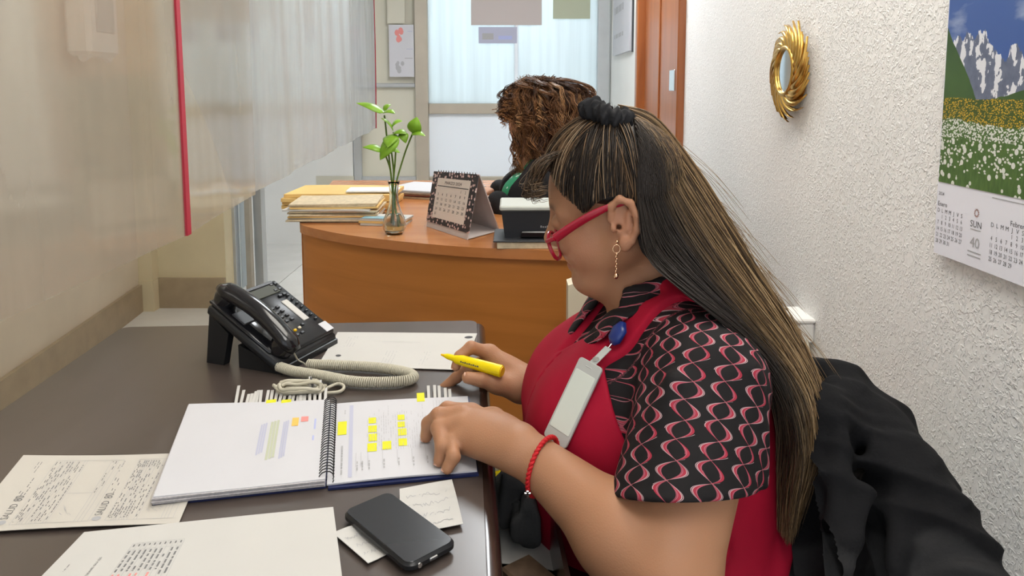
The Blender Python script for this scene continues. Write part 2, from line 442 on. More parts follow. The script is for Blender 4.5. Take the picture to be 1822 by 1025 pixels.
M['edge_paper'] = mat('paper_edges', (.50, .48, .50), .8, var=.15, vscale=300)
M['ink'] = mat('black_ink', (.07, .07, .075), .8)
M['ink_mid'] = mat('faded_black_ink', (.20, .20, .20), .8)
M['ink_soft'] = mat('grey_ink', (.42, .42, .43), .8)
M['ink_blue'] = mat('blue_print', (.42, .46, .72), .8)
M['ink_lav'] = mat('lavender_print', (.47, .48, .60), .8)
M['ink_green'] = mat('pale_green_print', (.49, .52, .39), .8)
M['ink_red'] = mat('red_print', (.75, .28, .26), .8)
M['ink_orange'] = mat('orange_print', (.85, .50, .12), .8)
M['hl'] = mat('yellow_highlight', (.70, .69, .02), .7)
M['navy'] = mat('navy_cover', (.012, .018, .075), .35)
M['blackp'] = mat('black_plastic', (.012, .013, .015), .33, bump=.05, bscale=400)
M['blackg'] = mat('glossy_black', (.008, .008, .010), .14, coat=.3)
M['darkgrey'] = mat('dark_grey_plastic', (.035, .037, .042), .42)
M['key'] = mat('key_grey', (.02, .022, .025), .4)
M['lcd'] = mat('lcd_screen', (.07, .075, .062), .55, spec=.2)
M['cord'] = mat('ivory_cord', (.52, .49, .39), .45)
M['glass'] = mat('clear_glass', (.93, .97, .95), .02, trans=1.0, ior=1.45)
M['gold'] = mat('gold_leaf', (.62, .38, .10), .28, metal=1.0, var=.25, vscale=30)
M['mirror'] = mat('mirror_glass', (.75, .78, .83), .03, metal=1.0)
M['chrome'] = mat('chrome', (.75, .75, .76), .15, metal=1.0)
M['leaf'] = mat('green_leaf', (.19, .37, .025), .35, var=.25, vscale=25, subs=.0)
M['stem'] = mat('green_stem', (.10, .17, .02), .5, var=.2, vscale=40)
M['manila'] = mat('manila_paper', (.78, .53, .20), .65, var=.06, vscale=12)
M['kraft'] = mat('old_paper', (.62, .52, .36), .8, var=.15, vscale=60)
M['red_tape'] = mat('red_tape', (.42, .025, .05), .5)
M['yellow'] = mat('yellow_marker', (.88, .68, .0), .35)
M['yellow_end'] = mat('marker_cap_end', (.85, .5, .0), .4)
M['cream_up'] = mat('cream_upholstery', (.66, .60, .46), .7, bump=.1)
M['outlet'] = mat('white_plastic', (.80, .79, .76), .4)
M['frost'] = None; M['board'] = mat('grey_card', (.55, .49, .47), .7)
def translucent(name, col, gloss=.12, rough=.25, clear=.0, streak=True):
    m, nt, b = newmat(name); nt.nodes.remove(b); out = nt.nodes['Material Output']
    tl = nt.nodes.new('ShaderNodeBsdfTranslucent'); df = nt.nodes.new('ShaderNodeBsdfDiffuse'); gl = nt.nodes.new('ShaderNodeBsdfGlossy'); gl.inputs['Roughness'].default_value = rough
    for n in (tl, df): n.inputs['Color'].default_value = (*col, 1)
    gl.inputs['Color'].default_value = (.9, .9, .9, 1)
    a = nt.nodes.new('ShaderNodeMixShader'); a.inputs[0].default_value = .35; nt.links.new(tl.outputs[0], a.inputs[1]); nt.links.new(df.outputs[0], a.inputs[2])
    c = nt.nodes.new('ShaderNodeMixShader'); c.inputs[0].default_value = gloss; nt.links.new(a.outputs[0], c.inputs[1]); nt.links.new(gl.outputs[0], c.inputs[2])
    if streak:
        tc = nt.nodes.new('ShaderNodeTexCoord'); mp = nt.nodes.new('ShaderNodeMapping'); mp.inputs['Scale'].default_value = (9, 9, .35); nt.links.new(tc.outputs['Object'], mp.inputs[0])
        nz = nt.nodes.new('ShaderNodeTexNoise'); nz.inputs['Scale'].default_value = 2.2; nz.inputs['Detail'].default_value = 4; nt.links.new(mp.outputs[0], nz.inputs['Vector'])
        cc = mixcol(nt, S(nt, nz.outputs['Fac']), tuple(v * .80 for v in col), tuple(min(1, v * 1.08) for v in col))
        for n in (tl, df): nt.links.new(cc, n.inputs['Color'])
    if clear:
        tr = nt.nodes.new('ShaderNodeBsdfTransparent'); d = nt.nodes.new('ShaderNodeMixShader'); d.inputs[0].default_value = clear
        nt.links.new(c.outputs[0], d.inputs[1]); nt.links.new(tr.outputs[0], d.inputs[2]); c = d
    nt.links.new(c.outputs[0], out.inputs[0]); return m
M['frost'] = translucent('frosted_glass', (.80, .87, .90), .08, .3)
def plastic_sheet(name, milky, gl_rough, hue=(.84, .82, .79)):
    m, nt, b = newmat(name); nt.nodes.remove(b); out = nt.nodes['Material Output']
    tr = nt.nodes.new('ShaderNodeBsdfTransparent'); tr.inputs[0].default_value = (.97, .97, .96, 1)
    df = nt.nodes.new('ShaderNodeBsdfDiffuse'); df.inputs[0].default_value = (*hue, 1)
    tl = nt.nodes.new('ShaderNodeBsdfTranslucent'); tl.inputs[0].default_value = (*hue, 1)
    gl = nt.nodes.new('ShaderNodeBsdfGlossy'); gl.inputs['Roughness'].default_value = gl_rough; gl.inputs[0].default_value = (1, 1, 1, 1)
    tc = nt.nodes.new('ShaderNodeTexCoord'); mp = nt.nodes.new('ShaderNodeMapping'); mp.inputs['Scale'].default_value = (3, 3, .5); nt.links.new(tc.outputs['Object'], mp.inputs[0])
    nz = nt.nodes.new('ShaderNodeTexNoise'); nz.inputs['Scale'].default_value = 2.5; nz.inputs['Detail'].default_value = 5; nt.links.new(mp.outputs[0], nz.inputs['Vector'])
    haze = S(nt, nz.outputs['Fac']) * milky * 1.2 + milky * .4
    mm = nt.nodes.new('ShaderNodeMixShader'); mm.inputs[0].default_value = .5; nt.links.new(df.outputs[0], mm.inputs[1]); nt.links.new(tl.outputs[0], mm.inputs[2])
    a = nt.nodes.new('ShaderNodeMixShader'); nt.links.new(haze.k, a.inputs[0]); nt.links.new(tr.outputs[0], a.inputs[1]); nt.links.new(mm.outputs[0], a.inputs[2])
    fr = nt.nodes.new('ShaderNodeFresnel'); fr.inputs[0].default_value = 1.45
    ff = S(nt, fr.outputs[0]) * .32 + .01
    c = nt.nodes.new('ShaderNodeMixShader'); nt.links.new(ff.k, c.inputs[0]); nt.links.new(a.outputs[0], c.inputs[1]); nt.links.new(gl.outputs[0], c.inputs[2])
    nt.links.new(c.outputs[0], out.inputs[0]); return m
M['sheet'] = plastic_sheet('clear_plastic_sheet', .36, .11, (.56, .51, .44))
M['sheet2'] = plastic_sheet('cloudy_plastic_sheet', .50, .14, (.62, .64, .65))
M['lens'] = plastic_sheet('spectacle_lens', .05, .02)
M['holder'] = mat('milky_vinyl', (.46, .47, .45), .25, spec=.5)

def struct(name, mb, m, smooth=False, parent=None, label=None):
    o = mb.build(name, m, parent, smooth)
    if parent is None: o['kind'] = 'structure'
    if label: o['label'] = label
    return o
# ================================================================== room shell
H = 2.7; XR = .80; YB = 6.0
fl = struct('floor', MB().box((-.9, 3.0, -.03), (5.6, 10.2, .04)), M['grout'], label='pale ceramic tile floor')
tile_me = None
TS = .6
for i in range(6):
    for j in range(16):
        x0 = -2.75 + i * TS; y0 = -1.55 + j * TS
        if tile_me is None:
            t = MB().box((x0 + TS/2, y0 + TS/2, -.004), (TS - .005, TS - .005, .008), bev=.0015).build('tile', M['tile'], fl); tile_me = t.data; t0 = t
        else:
            t = t0.copy(); COL.objects.link(t); t.parent = fl; t.location = (i * TS, j * TS, 0)
struct('ceiling', MB().box((-.9, 3.0, H + .05), (5.6, 10.2, .1)), M['ceil'])
struct('wall_right', MB().box((XR + .06, .93, H/2), (.12, 4.96, H)), M['wall'])
wrb = struct('wall_right_far', MB().box((XR + .06, 5.32, H/2), (.12, 1.44, H)).box((XR + .06, 4.01, 2.45), (.12, 1.20, .5)), M['wall_white'])
# left wall, leaning slightly outward with distance
lw0 = np.array([-1.70, .2]); lw1 = np.array([-2.17, 4.21]); dl = nrm(lw1 - lw0); nl = np.array([-dl[1], dl[0]])
if nl[0] > 0: nl = -nl
def lwall(mb, s0, s1, z0, z1, t0, t1):
    p = [lw0 + dl*s0 - nl*t1, lw0 + dl*s1 - nl*t1, lw0 + dl*s1 - nl*t0, lw0 + dl*s0 - nl*t0]
    return mb.prism(p, z0, z1)
LL = np.linalg.norm(lw1 - lw0)
struct('wall_left', lwall(MB(), -1.6, LL, 0, H, -.12, 0), M['wall_beige'])
struct('baseboard_left', lwall(MB(), -1.6, LL, 0, .16, 0, .02), M['base'])
# return wall at the end of the left wall, with its skirting
struct('wall_return', MB().box((-1.935, 4.295, H/2), (.50, .16, H)), M['wall_yellow'])
struct('baseboard_return', MB().box((-1.885, 4.206, .09), (.395, .02, .18)), M['base'])
struct('trim_1', MB().box((-2.125, 4.18, H/2 + .09), (.085, .08, H - .18)).box((-2.125, 4.175, .09), (.095, .09, .18)), M['wall_yellow'])
# aluminium sliding door jamb behind the plastic curtain
d2 = thing('door_1', None, None, (-1.62, 4.52, 0), kind='structure')
MB().box((-1.695, 4.37, H/2), (.05, .07, H)).build('post', M['alu_grey'], d2)
MB().box((-1.61, 4.60, H/2), (.05, .08, H)).build('post', M['alu_grey'], d2)
MB().box((-1.64, 4.48, H/2), (.035, .05, H)).build('post', M['alu'], d2)
MB().box((-1.655, 4.48, H/2 + .02), (.006, .2, H - .1)).build('pane', M['frost'], d2)
# far wall: white pier, knee wall and aluminium partition
struct('wall_far', MB().box((-2.35, 6.08, H/2), (2.10, .16, H)).box((-.25, 6.08, .25), (2.12, .14, .5)), M['wall_white'])
struct('wall_pier', MB().box((-1.455, 6.03, H/2), (.30, .12, H)), M['wall_white'])
struct('baseboard_far', MB().box((-1.455, 5.965, .54), (.31, .012, .07)), M['panel_beige'])
pw = thing('window_1', None, None, (-.25, YB, .5), kind='structure')
def bar(x0, x1, z0, z1, m, y=YB, d=.07, name='frame_bar'): return MB().box(((x0+x1)/2, y, (z0+z1)/2), (x1-x0, d, z1-z0), bev=.006).build(name, M[m], pw)
bar(-1.30, -1.235, .5, H, 'alu_grey'); bar(-.785, -.68, .5, H, 'alu', d=.1)
bar(.69, .79, .5, H, 'alu_grey', d=.09)
bar(-1.235, -.785, .5, .57, 'alu_grey'); bar(-.68, .69, .5, .57, 'alu'); bar(-.68, .69, 1.085, 1.17, 'alu'); bar(-1.235, -.785, 1.30, 1.335, 'alu_grey')
bar(-.68, .69, 2.55, H, 'alu'); bar(-1.235, -.785, 2.55, H, 'alu')
bar(.02, .05, 1.17, 2.55, 'panel_white', d=.03)
for (x0, x1, z0, z1, mm) in [(-.68, .02, 1.17, 2.55, 'frost'), (.05, .69, 1.17, 2.55, 'frost'), (-1.235, -.785, .57, 1.30, 'panel_beige'), (-1.235, -.785, 1.335, 2.55, 'panel_beige'), (-.68, .69, .57, 1.085, 'panel_white')]:
    MB().box(((x0+x1)/2, YB + .01, (z0+z1)/2), (x1-x0, .012, z1-z0)).build('pane', M[mm], pw)
# bright corridor behind the glass
struct('wall_corridor', MB().box((-.3, 7.9, H/2), (4.6, .1, H)), M['wall_white'])
# wooden door in the right wall
dr = thing('door_2', None, None, (XR, 4.0, 0), kind='structure')
MB().box((XR - .005, 3.445, 1.1), (.06, .07, 2.2), bev=.006).build('jamb', M['door_wood'], dr)
MB().box((XR - .005, 4.555, 1.1), (.06, .07, 2.2), bev=.006).build('jamb', M['door_wood'], dr)
MB().box((XR + .035, 4.0, 1.1), (.04, 1.04, 2.2)).build('door_leaf', M['door_wood'], dr)
for (y0, y1) in [(3.56, 3.95), (4.06, 4.46)]: MB().box((XR + .012, (y0+y1)/2, 1.15), (.01, y1-y0, 1.9), bev=.004).build('panel', M['door_wood'], dr)
MB().box((XR - .038, 3.50, 1.325), (.006, .11, .10), bev=.002).build('strike_plate', M['chrome'], dr)
# ceiling lamps out of view; three are added to brighten walls and glass
def ceiling_lamp(x, y, sx, sy, kind, label):
    t = thing('ceiling_light', label, 'ceiling light', (x, y, H - .05))
    MB().box((x, y, H - .02), (sx + .06, sy + .06, .04)).build('housing', M['outlet'], t)
    c, st = LAMP[kind]; m = mat('lamp_' + kind, (1, 1, 1), emit=c, est=st)
    MB().box((x, y, H - .045), (sx, sy, .012)).build('diffuser', m, t)
ceiling_lamp(.38, 1.65, .6, 1.2, 'warm', 'ceiling panel lamp above the seated woman and the dark desk')
ceiling_lamp(-1.35, 2.5, .6, 1.2, 'side', 'added ceiling panel lamp beyond the plastic curtain, out of view, brightening the left wall')  # added lamp: lifts the left wall and what lies behind the curtain
ceiling_lamp(.30, .1, .6, .9, 'near', 'added ceiling panel lamp above the camera, out of view, brightening the right wall')  # added lamp above the camera, keeps the right wall and calendar bright
ceiling_lamp(.05, 3.9, .6, 1.2, 'cool', 'ceiling panel lamp above the curved reception desk')
ceiling_lamp(-.35, 7.0, 2.2, .6, 'back', 'added long ceiling lamp behind the frosted glass, out of view, making the panes glow')  # added lamp, stands in for the daylight behind the frosted panes

# ================================================================== plastic curtains
ca = PZ(0, 575, .98)[:2]; cb = PZ(331, 418, .98)[:2]; cc_ = PZ(440, 355, .98)[:2]; cd = PZ(670, 228, .98)[:2]
c_start = ca + (ca - cb) * .75
def sheet(name, pts, label, m, z0fn, wob, tapes):
    P = np.array(pts); seg = np.r_[0, np.cumsum(np.linalg.norm(np.diff(P, axis=0), axis=1))]; L = seg[-1]
    def fn(u, v):
        s_ = u * L; x = np.interp(s_, seg, P[:, 0]); y = np.interp(s_, seg, P[:, 1]); zb = z0fn(u); z = zb + (H - .02 - zb) * v
        return (x + wob * math.sin(s_ * 7.0 + 1.3) * (1 - v * .6) + wob * .5 * math.sin(s_ * 17 + z * 3), y, z)
    o = MB().grid(fn, 60, 16, th=(.0012, 0, 0)).build(name, m, None, True, loc=(P[0, 0], P[0, 1], 0)); tag(o, label, 'plastic curtain')
    for (u0, w) in tapes:
        uw = w / L
        MB().grid(lambda a, b: np.array(fn(u0 - uw/2 + uw*a, b)) + (.004, 0, 0), 2, 16, th=(.0065, 0, 0)).build('red_tape', M['red_tape'], o, True)
    return o
La = np.linalg.norm(cb - c_start); Lb = np.linalg.norm(cc_ - cb)
sheet('plastic_curtain', [c_start, cb, cc_ + (cc_ - cb) * .2], 'clear plastic hygiene curtain with red tape seam hanging beside the dark desk', M['sheet'], lambda u: .98, .003, [(La / (La + Lb * 1.2), .022)])
dab = cd - cc_
e0 = cb + (cc_ - cb) * .05 + np.array([-.02, 0])
def zb2(u):   # slanted near edge of the second sheet
    Lt = 4.7; s_ = u * Lt
    return max(.98, 1.37 - s_ * .80) if s_ < .5 else .98
sheet('plastic_curtain', [e0, cc_ + np.array([-.02, 0]), cd], 'cloudy plastic curtain with slanted edge running back to the aluminium partition', M['sheet2'], zb2, .008, [(.9975, .018)])
# white dispenser on the left wall, seen blurred through the curtain
q = PX(186, 40, -1.93); td = thing('wall_dispenser', 'white wall dispenser seen blurred through the plastic curtain, upper left', 'dispenser', (q[0] - .05, q[1], q[2] - .17))
MB().box((q[0] - .06, q[1], q[2] + .02), (.12, .26, .36), bev=.02).build('body', M['outlet'], td)
MB().box((q[0] + .003, q[1], q[2] + .05), (.012, .15, .2), bev=.005).build('window', M['alu_grey'], td)
MB().tube([(q[0] - .05, q[1] - .11, q[2] - .17), (q[0] - .05, q[1], q[2] - .13), (q[0] - .05, q[1] + .11, q[2] - .17)], .02, 8).build('tray', M['outlet'], td)

# ================================================================== notices on the far partition and wall
def poster(name, x0, x1, z0, z1, y, label, m, marks=()):
    o = MB().box(((x0+x1)/2, y, (z0+z1)/2), (x1-x0, .004, z1-z0)).build(name, M[m]); tag(o, label, 'notice')
    for i, (a, b, c, d, mm) in enumerate(marks):
        mb = MB()
        if mm == 'blob':
            for k in range(7):
                cx = x0 + (a+c)/2 + RNG.uniform(-.5, .5)*(c-a); cz = z0 + (b+d)/2 + RNG.uniform(-.5, .5)*(d-b); r = RNG.uniform(.2, .4)*(c-a)
                mb.add([(cx + r*math.cos(t), y - .0024 - k*1e-4, cz + r*1.3*math.sin(t)) for t in np.linspace(0, 2*math.pi, 9)[:-1]], [tuple(range(8))])
            mb.build('printed_picture', M['ink_red' if i == 0 else 'ink_soft'], o)
        else:
            mb.add([(x0+a, y-.0024, z0+b), (x0+c, y-.0024, z0+b), (x0+c, y-.0024, z0+d), (x0+a, y-.0024, z0+d)], [(0, 1, 2, 3)]); mb.build('printed_line', M[mm], o)
    return o
poster('notice_sheet', -.99, -.79, 1.385, 1.80, 5.955, 'white notice sheet with two small pictures on the aluminium partition', 'paper_cool',
       [(.065, .27, .12, .37, 'blob'), (.06, .05, .11, .14, 'blob'), (.125, .145, .19, .152, 'ink_soft'), (.14, .22, .19, .225, 'ink_lav'), (.15, .36, .19, .365, 'ink_lav')])
poster('notice_sheet', -1.0, -.86, 1.81, 2.1, 5.955, 'narrow beige notice strip above the white notice sheet', 'panel_beige', [(.04, .02, .09, .2, 'blob')][:0])
poster('poster', -.33, .24, 1.80, 2.3, 5.985, 'greyish brown poster on the frosted glass partition', 'board')
poster('picture_print', -.27, .04, 1.655, 1.785, 5.985, 'small pale blue picture print stuck under the brown poster', 'ink_lav', [(.03, .03, .12, .08, 'ink_soft'), (.16, .03, .27, .06, 'ink_blue')])
poster('poster', .33, .63, 1.85, 2.2, 5.985, 'pale green poster at the top right of the frosted glass', 'ink_green')
q0 = PX(1097, -40, XR - .012); q1 = PX(1128, 95, XR - .012)
o = MB().box((XR - .012, 5.30, 1.84), (.022, .80, .60)).build('wall_sign', M['paper_cool']); tag(o, 'white wall sign with dark edge beside the wooden door', 'sign')
MB().box((XR - .004, 4.885, 1.84), (.01, .035, .62)).build('sign_edge', M['darkgrey'], o)
tb = MB(frame((XR - .0238, 5.66, .04), (0, -1, 0), (0, 0, 1), (-1, 0, 0)))
for r_, zz in enumerate([1.98, 1.80, 1.62]):
    for k in range(6): rect(tb, .05 + k*.075, zz, .09 + k*.075 + .02*(k % 2), zz + .05 - .02*(r_ == 2))
tb.build('printed_lettering', M['ink_soft'], o)

# ================================================================== gold mirror
mc = np.array([XR - .02, 2.08, 1.333]); t = thing('wall_mirror', 'small round mirror with gold sunburst leaf frame on the textured wall', 'mirror', (XR, 2.08, 1.19))
Tm = frame(mc, (0, -1, 0), (0, 0, 1), (-1, 0, 0))
ringp = [(.066*math.cos(a), .066*math.sin(a), .012) for a in np.linspace(0, 2*math.pi, 41)[:-1]]
MB(Tm).tube(ringp, .006, 8, closed=True).build('inner_ring', M['gold'], t, True)
MB(Tm).lathe([(.0, 0.002), (.066, .002), (.066, .009), (0, .009)], n=40).build('mirror_glass', M['mirror'], t)
MB(Tm).lathe([(.06, -.018), (.10, -.016), (.085, .0), (.06, .006)], n=40).build('back_plate', M['gold'], t, True)
for k in range(44):
    a = 2*math.pi*k/44; lay = k % 2; R1 = .128 + .016*((k*7) % 5)/4
    def leaf(u, v, a=a, lay=lay, R1=R1):
        r = .062 + (R1 - .062)*u; ang = a + .95*(u**1.3); w = .0135*math.sin(math.pi*min(.93, .25 + .68*u)) * (1 - .95*max(0, u-.75)/.25)
        ca_, sa = math.cos(ang), math.sin(ang); s_ = (v - .5)*2
        return (r*ca_ - s_*w*sa, r*sa + s_*w*ca_, .006 + .004*lay + .006*math.sin(math.pi*u) + .004*(1 - s_*s_) - .012*u)
    MB(Tm).grid(leaf, 9, 5, th=(0, 0, .0015)).build('frame_leaf', M['gold'], t, True)

# ================================================================== wall calendar
def cal_photo():
    m, nt, b = newmat('meadow_print'); b.inputs['Roughness'].default_value = .35
    tc = nt.nodes.new('ShaderNodeTexCoord'); sp = nt.nodes.new('ShaderNodeSeparateXYZ'); nt.links.new(tc.outputs['Object'], sp.inputs[0])
    y = S(nt, sp.outputs[1]); z = S(nt, sp.outputs[2])
    def noise(scale, det=4, vec=None, sx=(1, 1, 1)):
        mp = nt.nodes.new('ShaderNodeMapping'); mp.inputs['Scale'].default_value = sx; nt.links.new(tc.outputs['Object'], mp.inputs[0])
        n = nt.nodes.new('ShaderNodeTexNoise'); n.inputs['Scale'].default_value = scale; n.inputs['Detail'].default_value = det; nt.links.new(mp.outputs[0], n.inputs['Vector']); return S(nt, n.outputs['Fac'])
    def voro(scale, sx=(1, 1, 1)):
        mp = nt.nodes.new('ShaderNodeMapping'); mp.inputs['Scale'].default_value = sx; nt.links.new(tc.outputs['Object'], mp.inputs[0])
        n = nt.nodes.new('ShaderNodeTexVoronoi'); n.inputs['Scale'].default_value = scale; n.inputs['Randomness'].default_value = 1; nt.links.new(mp.outputs[0], n.inputs['Vector']); return S(nt, n.outputs['Distance']), n
    # local: y from 0 (right edge) to .56 (left edge, as seen), z from 0 (picture foot) up
    yl = .545 - y                      # distance from the left edge
    cloud = noise(9, 5, sx=(1, .6, 1.6))
    col = mixcol(nt, (cloud - .47).mx(0) * 5, (.05, .115, .36), (.50, .58, .75))
    ridge1 = noise(1.0, 9, sx=(1, 9, 0.01)) ; ridge2 = noise(1.0, 8, sx=(1, 20, 0.01)); ridge3 = noise(1.0, 6, sx=(1, 75, 0.01))
    n0 = noise(14, 8); n1 = noise(55, 5)
    rz = .265 - (yl - .035).abs() * .30 + (ridge2 - .5) * .12 + (ridge3 - .5) * .05 + (n1 - .5) * .012
    mtn = z.lt(rz)
    slope = noise(1.0, 6, sx=(1, 60, 22))
    snow = (slope + (n1 - .5) * .5 + (z - .20) * .9).gt(.53)
    rock = mixcol(nt, n1, (.06, .075, .14), (.22, .26, .36))
    col = mixcol(nt, mtn, col, mixcol(nt, snow, rock, (.78, .80, .86)))
    hz = .155 + (.07 - yl).mx(0) * 1.35 + (n0 - .5) * .02 + (yl - .12).mx(0) * .25
    col = mixcol(nt, z.lt(hz), col, mixcol(nt, n0, (.02, .065, .015), (.07, .15, .03)))
    yel, _ = voro(240, (1, 1, 1.6)); yb = z.lt(.155 + (n0 - .5) * .01)
    col = mixcol(nt, yb, col, mixcol(nt, yel.lt(.42), (.05, .09, .01), (.62, .40, .02)))
    wz = .115 + (n0 - .5) * .05
    grass = mixcol(nt, noise(160, 3, sx=(1, 1, .3)), (.02, .07, .012), (.13, .24, .05))
    col = mixcol(nt, z.lt(wz), col, grass)
    d1, _ = voro(120, (1, 1, 1.3)); d2, _ = voro(58, (1, 1.1, 1)); d3, _ = voro(230, (1, 1, 1.3))
    far = z.gt(.085)
    dots = (d1.lt(.34) * z.gt(.03)).mx(d2.lt(.30) * z.lt(.085)).mx(d3.lt(.45) * far)
    col = mixcol(nt, dots * z.lt(wz), col, (.76, .78, .72))
    nt.links.new(col, b.inputs['Base Color']); return m
yL, yR = 1.343, .77; zb, zp, zt = .978, 1.110, 1.60; XC = XR - .009
o = MB().box((XC, (yL+yR)/2, (zb+zt)/2), (.004, yL-yR, zt-zb)).build('wall_calendar', mat('calendar_paper', (.86, .87, .95), .6)); tag(o, 'large wall calendar with a mountain and flower meadow photograph', 'calendar')
ph = MB().box((XC - .0024, (yL+yR)/2, (zp+zt)/2), (.0008, yL-yR-.006, zt-zp-.004)).build('printed_photograph', cal_photo(), None, loc=(XC - .002, yR, zp))
ph.parent = o; ph.location = Vector((XC - .002, yR, zp)) - o.location
tx = MB(frame((XC - .0023, yL, 0), (0, -1, 0), (0, 0, 1), (-1, 0, 0)))
def month(x, z, name, first, days, dx, dz, sz, nalign='LEFT', nx=0, nz=.0):
    put_text(tx, name, x + nx, z + nz, sz*1.15)
    for i, dn in enumerate('DLMMJVS'): put_text(tx, dn, x + i*dx, z - dz*1.2, sz, align='CENTER')
    for d in range(1, days+1):
        k = first + d - 1; put_text(tx, str(d), x + (k % 7)*dx, z - dz*(2.15 + k//7), sz, align='CENTER', sx=.78)
put_text(tx, '2024', .005, 1.088, .0085)
month(.0085, 1.070, 'Enero', 1, 31, .0115, .0115, .0105, nx=-.004, nz=-.002)
month(.160, 1.070, 'Febrero', 4, 29, .0120, .0115, .0105, nx=.042, nz=-.004)
put_text(tx, 'SUN', .118, 1.047, .016, align='CENTER'); 
tx.build('printed_dates', M['ink'], o)
lg = MB(frame((XC - .0024, yL, 0), (0, -1, 0), (0, 0, 1), (-1, 0, 0)))
for k in range(14):
    a = 2*math.pi*k/14; lg.add([(.118 + r*math.cos(a+da), 1.072 + r*1.15*math.sin(a+da), 0) for r, da in [(.0042, -.12), (.0078, .35), (.0042, .42)]], [(0, 1, 2)])
lg.build('printed_emblem', mat('brown_red_print', (.34, .15, .10), .8), o)
lg = MB(frame((XC - .0024, yL, 0), (0, -1, 0), (0, 0, 1), (-1, 0, 0)))
put_text(lg, '40', .118, 1.012, .026, align='CENTER')
rect(lg, .104, 1.042, .132, 1.0435)
for zz in (1.003, .996): rect(lg, .10, zz, .136, zz + .0018)
rect(lg, .155, 1.1035, .30, 1.105); lg.build('printed_small_text', M['ink_soft'], o)

# ================================================================== outlet box + cream chair by the wall
q = PX(1415, 582, XR - .03); t = thing('wall_outlet', 'white surface socket box low on the textured wall behind the chair', 'outlet', (XR, q[1], q[2] - .04))
MB().box((XR - .022, q[1], q[2]), (.044, .115, .055), bev=.006).build('box_body', M['outlet'], t)
MB().box((XR - .024, q[1], q[2] + .034), (.05, .12, .012), bev=.004).build('lid', M['outlet'], t)
MB().box((XR - .022, q[1], q[2] - .058), (.036, .075, .05), bev=.01).build('plug', M['cream_up'], t)
MB().tube(bez([(XR - .02, q[1] - .05, q[2] - .01), (XR - .02, q[1] - .075, q[2] - .05), (XR - .015, q[1] - .08, q[2] - .12), (XR - .015, q[1] - .07, q[2] - .3)], 14), .004, 6).build('cable', M['cord'], t, True)
t = thing('visitor_chair', 'cream upholstered chair mostly hidden behind the seated woman', 'chair', (.30, 1.85, 0))
MB().grid(lambda u, v: (.14 + .34*v, 1.78 + .05*math.cos(math.pi*(v-.5))*0 + .03*math.sin(math.pi*v), .45 + (.345 + .03*math.sin(math.pi*v))*u), 8, 12, th=(0, -.06, 0)).build('backrest', M['cream_up'], t, True)
MB().box((.31, 1.62, .44), (.40, .34, .07), bev=.02).build('seat', M['cream_up'], t)
for (x, y) in [(.14, 1.76), (.48, 1.76), (.14, 1.49), (.48, 1.49)]: MB().tube([(x, y, 0), (x, y, .42)], .012, 8).build('leg', M['chrome'], t)
# ================================================================== dark desk
ZD = .75
dO = np.array([-.082, 1.643]); dx_ = nrm([-.998, -.0605]); dy_ = nrm([.0605, -.998])
Td = frame((dO[0], dO[1], 0), (dx_[0], dx_[1], 0), (dy_[0], dy_[1], 0), (0, 0, 1))
DW, DL = .795, 1.32
t = thing('office_desk', 'dark brown wooden desk with papers and a telephone on it', 'desk', (-.45, 1.0, 0))
def rr(x0, y0, x1, y1, r, n=5):
    p = []
    for (cx, cy, a0) in [(x1-r, y1-r, 0), (x0+r, y1-r, 90), (x0+r, y0+r, 180), (x1-r, y0+r, 270)]:
        for k in range(n): a = math.radians(a0 + 90*k/(n-1)); p.append((cx + r*math.cos(a), cy + r*math.sin(a)))
    return p
MB(Td).prism(rr(0.0, 0, DW, DL, .02), ZD - .03, ZD).build('desktop', M['desk_dark'], t, auto=30)
MB(Td).tube([(-.002, .02, ZD - .018), (-.002, DL - .02, ZD - .018)], .017, 12).build('edge_moulding', M['desk_edge'], t, True)
MB(Td).box((DW/2, .05, .36), (DW - .04, .02, .72)).build('end_panel', M['desk_edge'], t)
MB(Td).box((DW/2, DL - .05, .36), (DW - .04, .02, .72)).build('end_panel', M['desk_edge'], t)
MB(Td).box((DW - .04, DL/2, .40), (.02, DL - .1, .64)).build('side_panel', M['desk_edge'], t)
# the open drawer under the right edge
dr_ = thing('open_drawer', 'open dark wooden drawer full of odds and ends between desk and woman', 'drawer', (.0, .95, .60))
MB(Td).box((-.03, .78, .605), (.26, .66, .012)).build('drawer_bottom', M['desk_edge'], dr_)
MB(Td).box((-.155, .78, .65), (.018, .68, .10), bev=.004).build('drawer_front', M['desk_edge'], dr_)
MB(Td).box((-.10, .78, .655), (.006, .64, .08)).build('divider', M['desk_edge'], dr_)
MB(Td).box((-.03, .455, .65), (.26, .012, .085)).build('drawer_side', M['desk_edge'], dr_)
MB(Td).box((-.03, 1.105, .65), (.26, .012, .085)).build('drawer_side', M['desk_edge'], dr_)
MB(Td).box((-.055, .62, .665), (.17, .006, .012)).build('rail', M['chrome'], dr_)
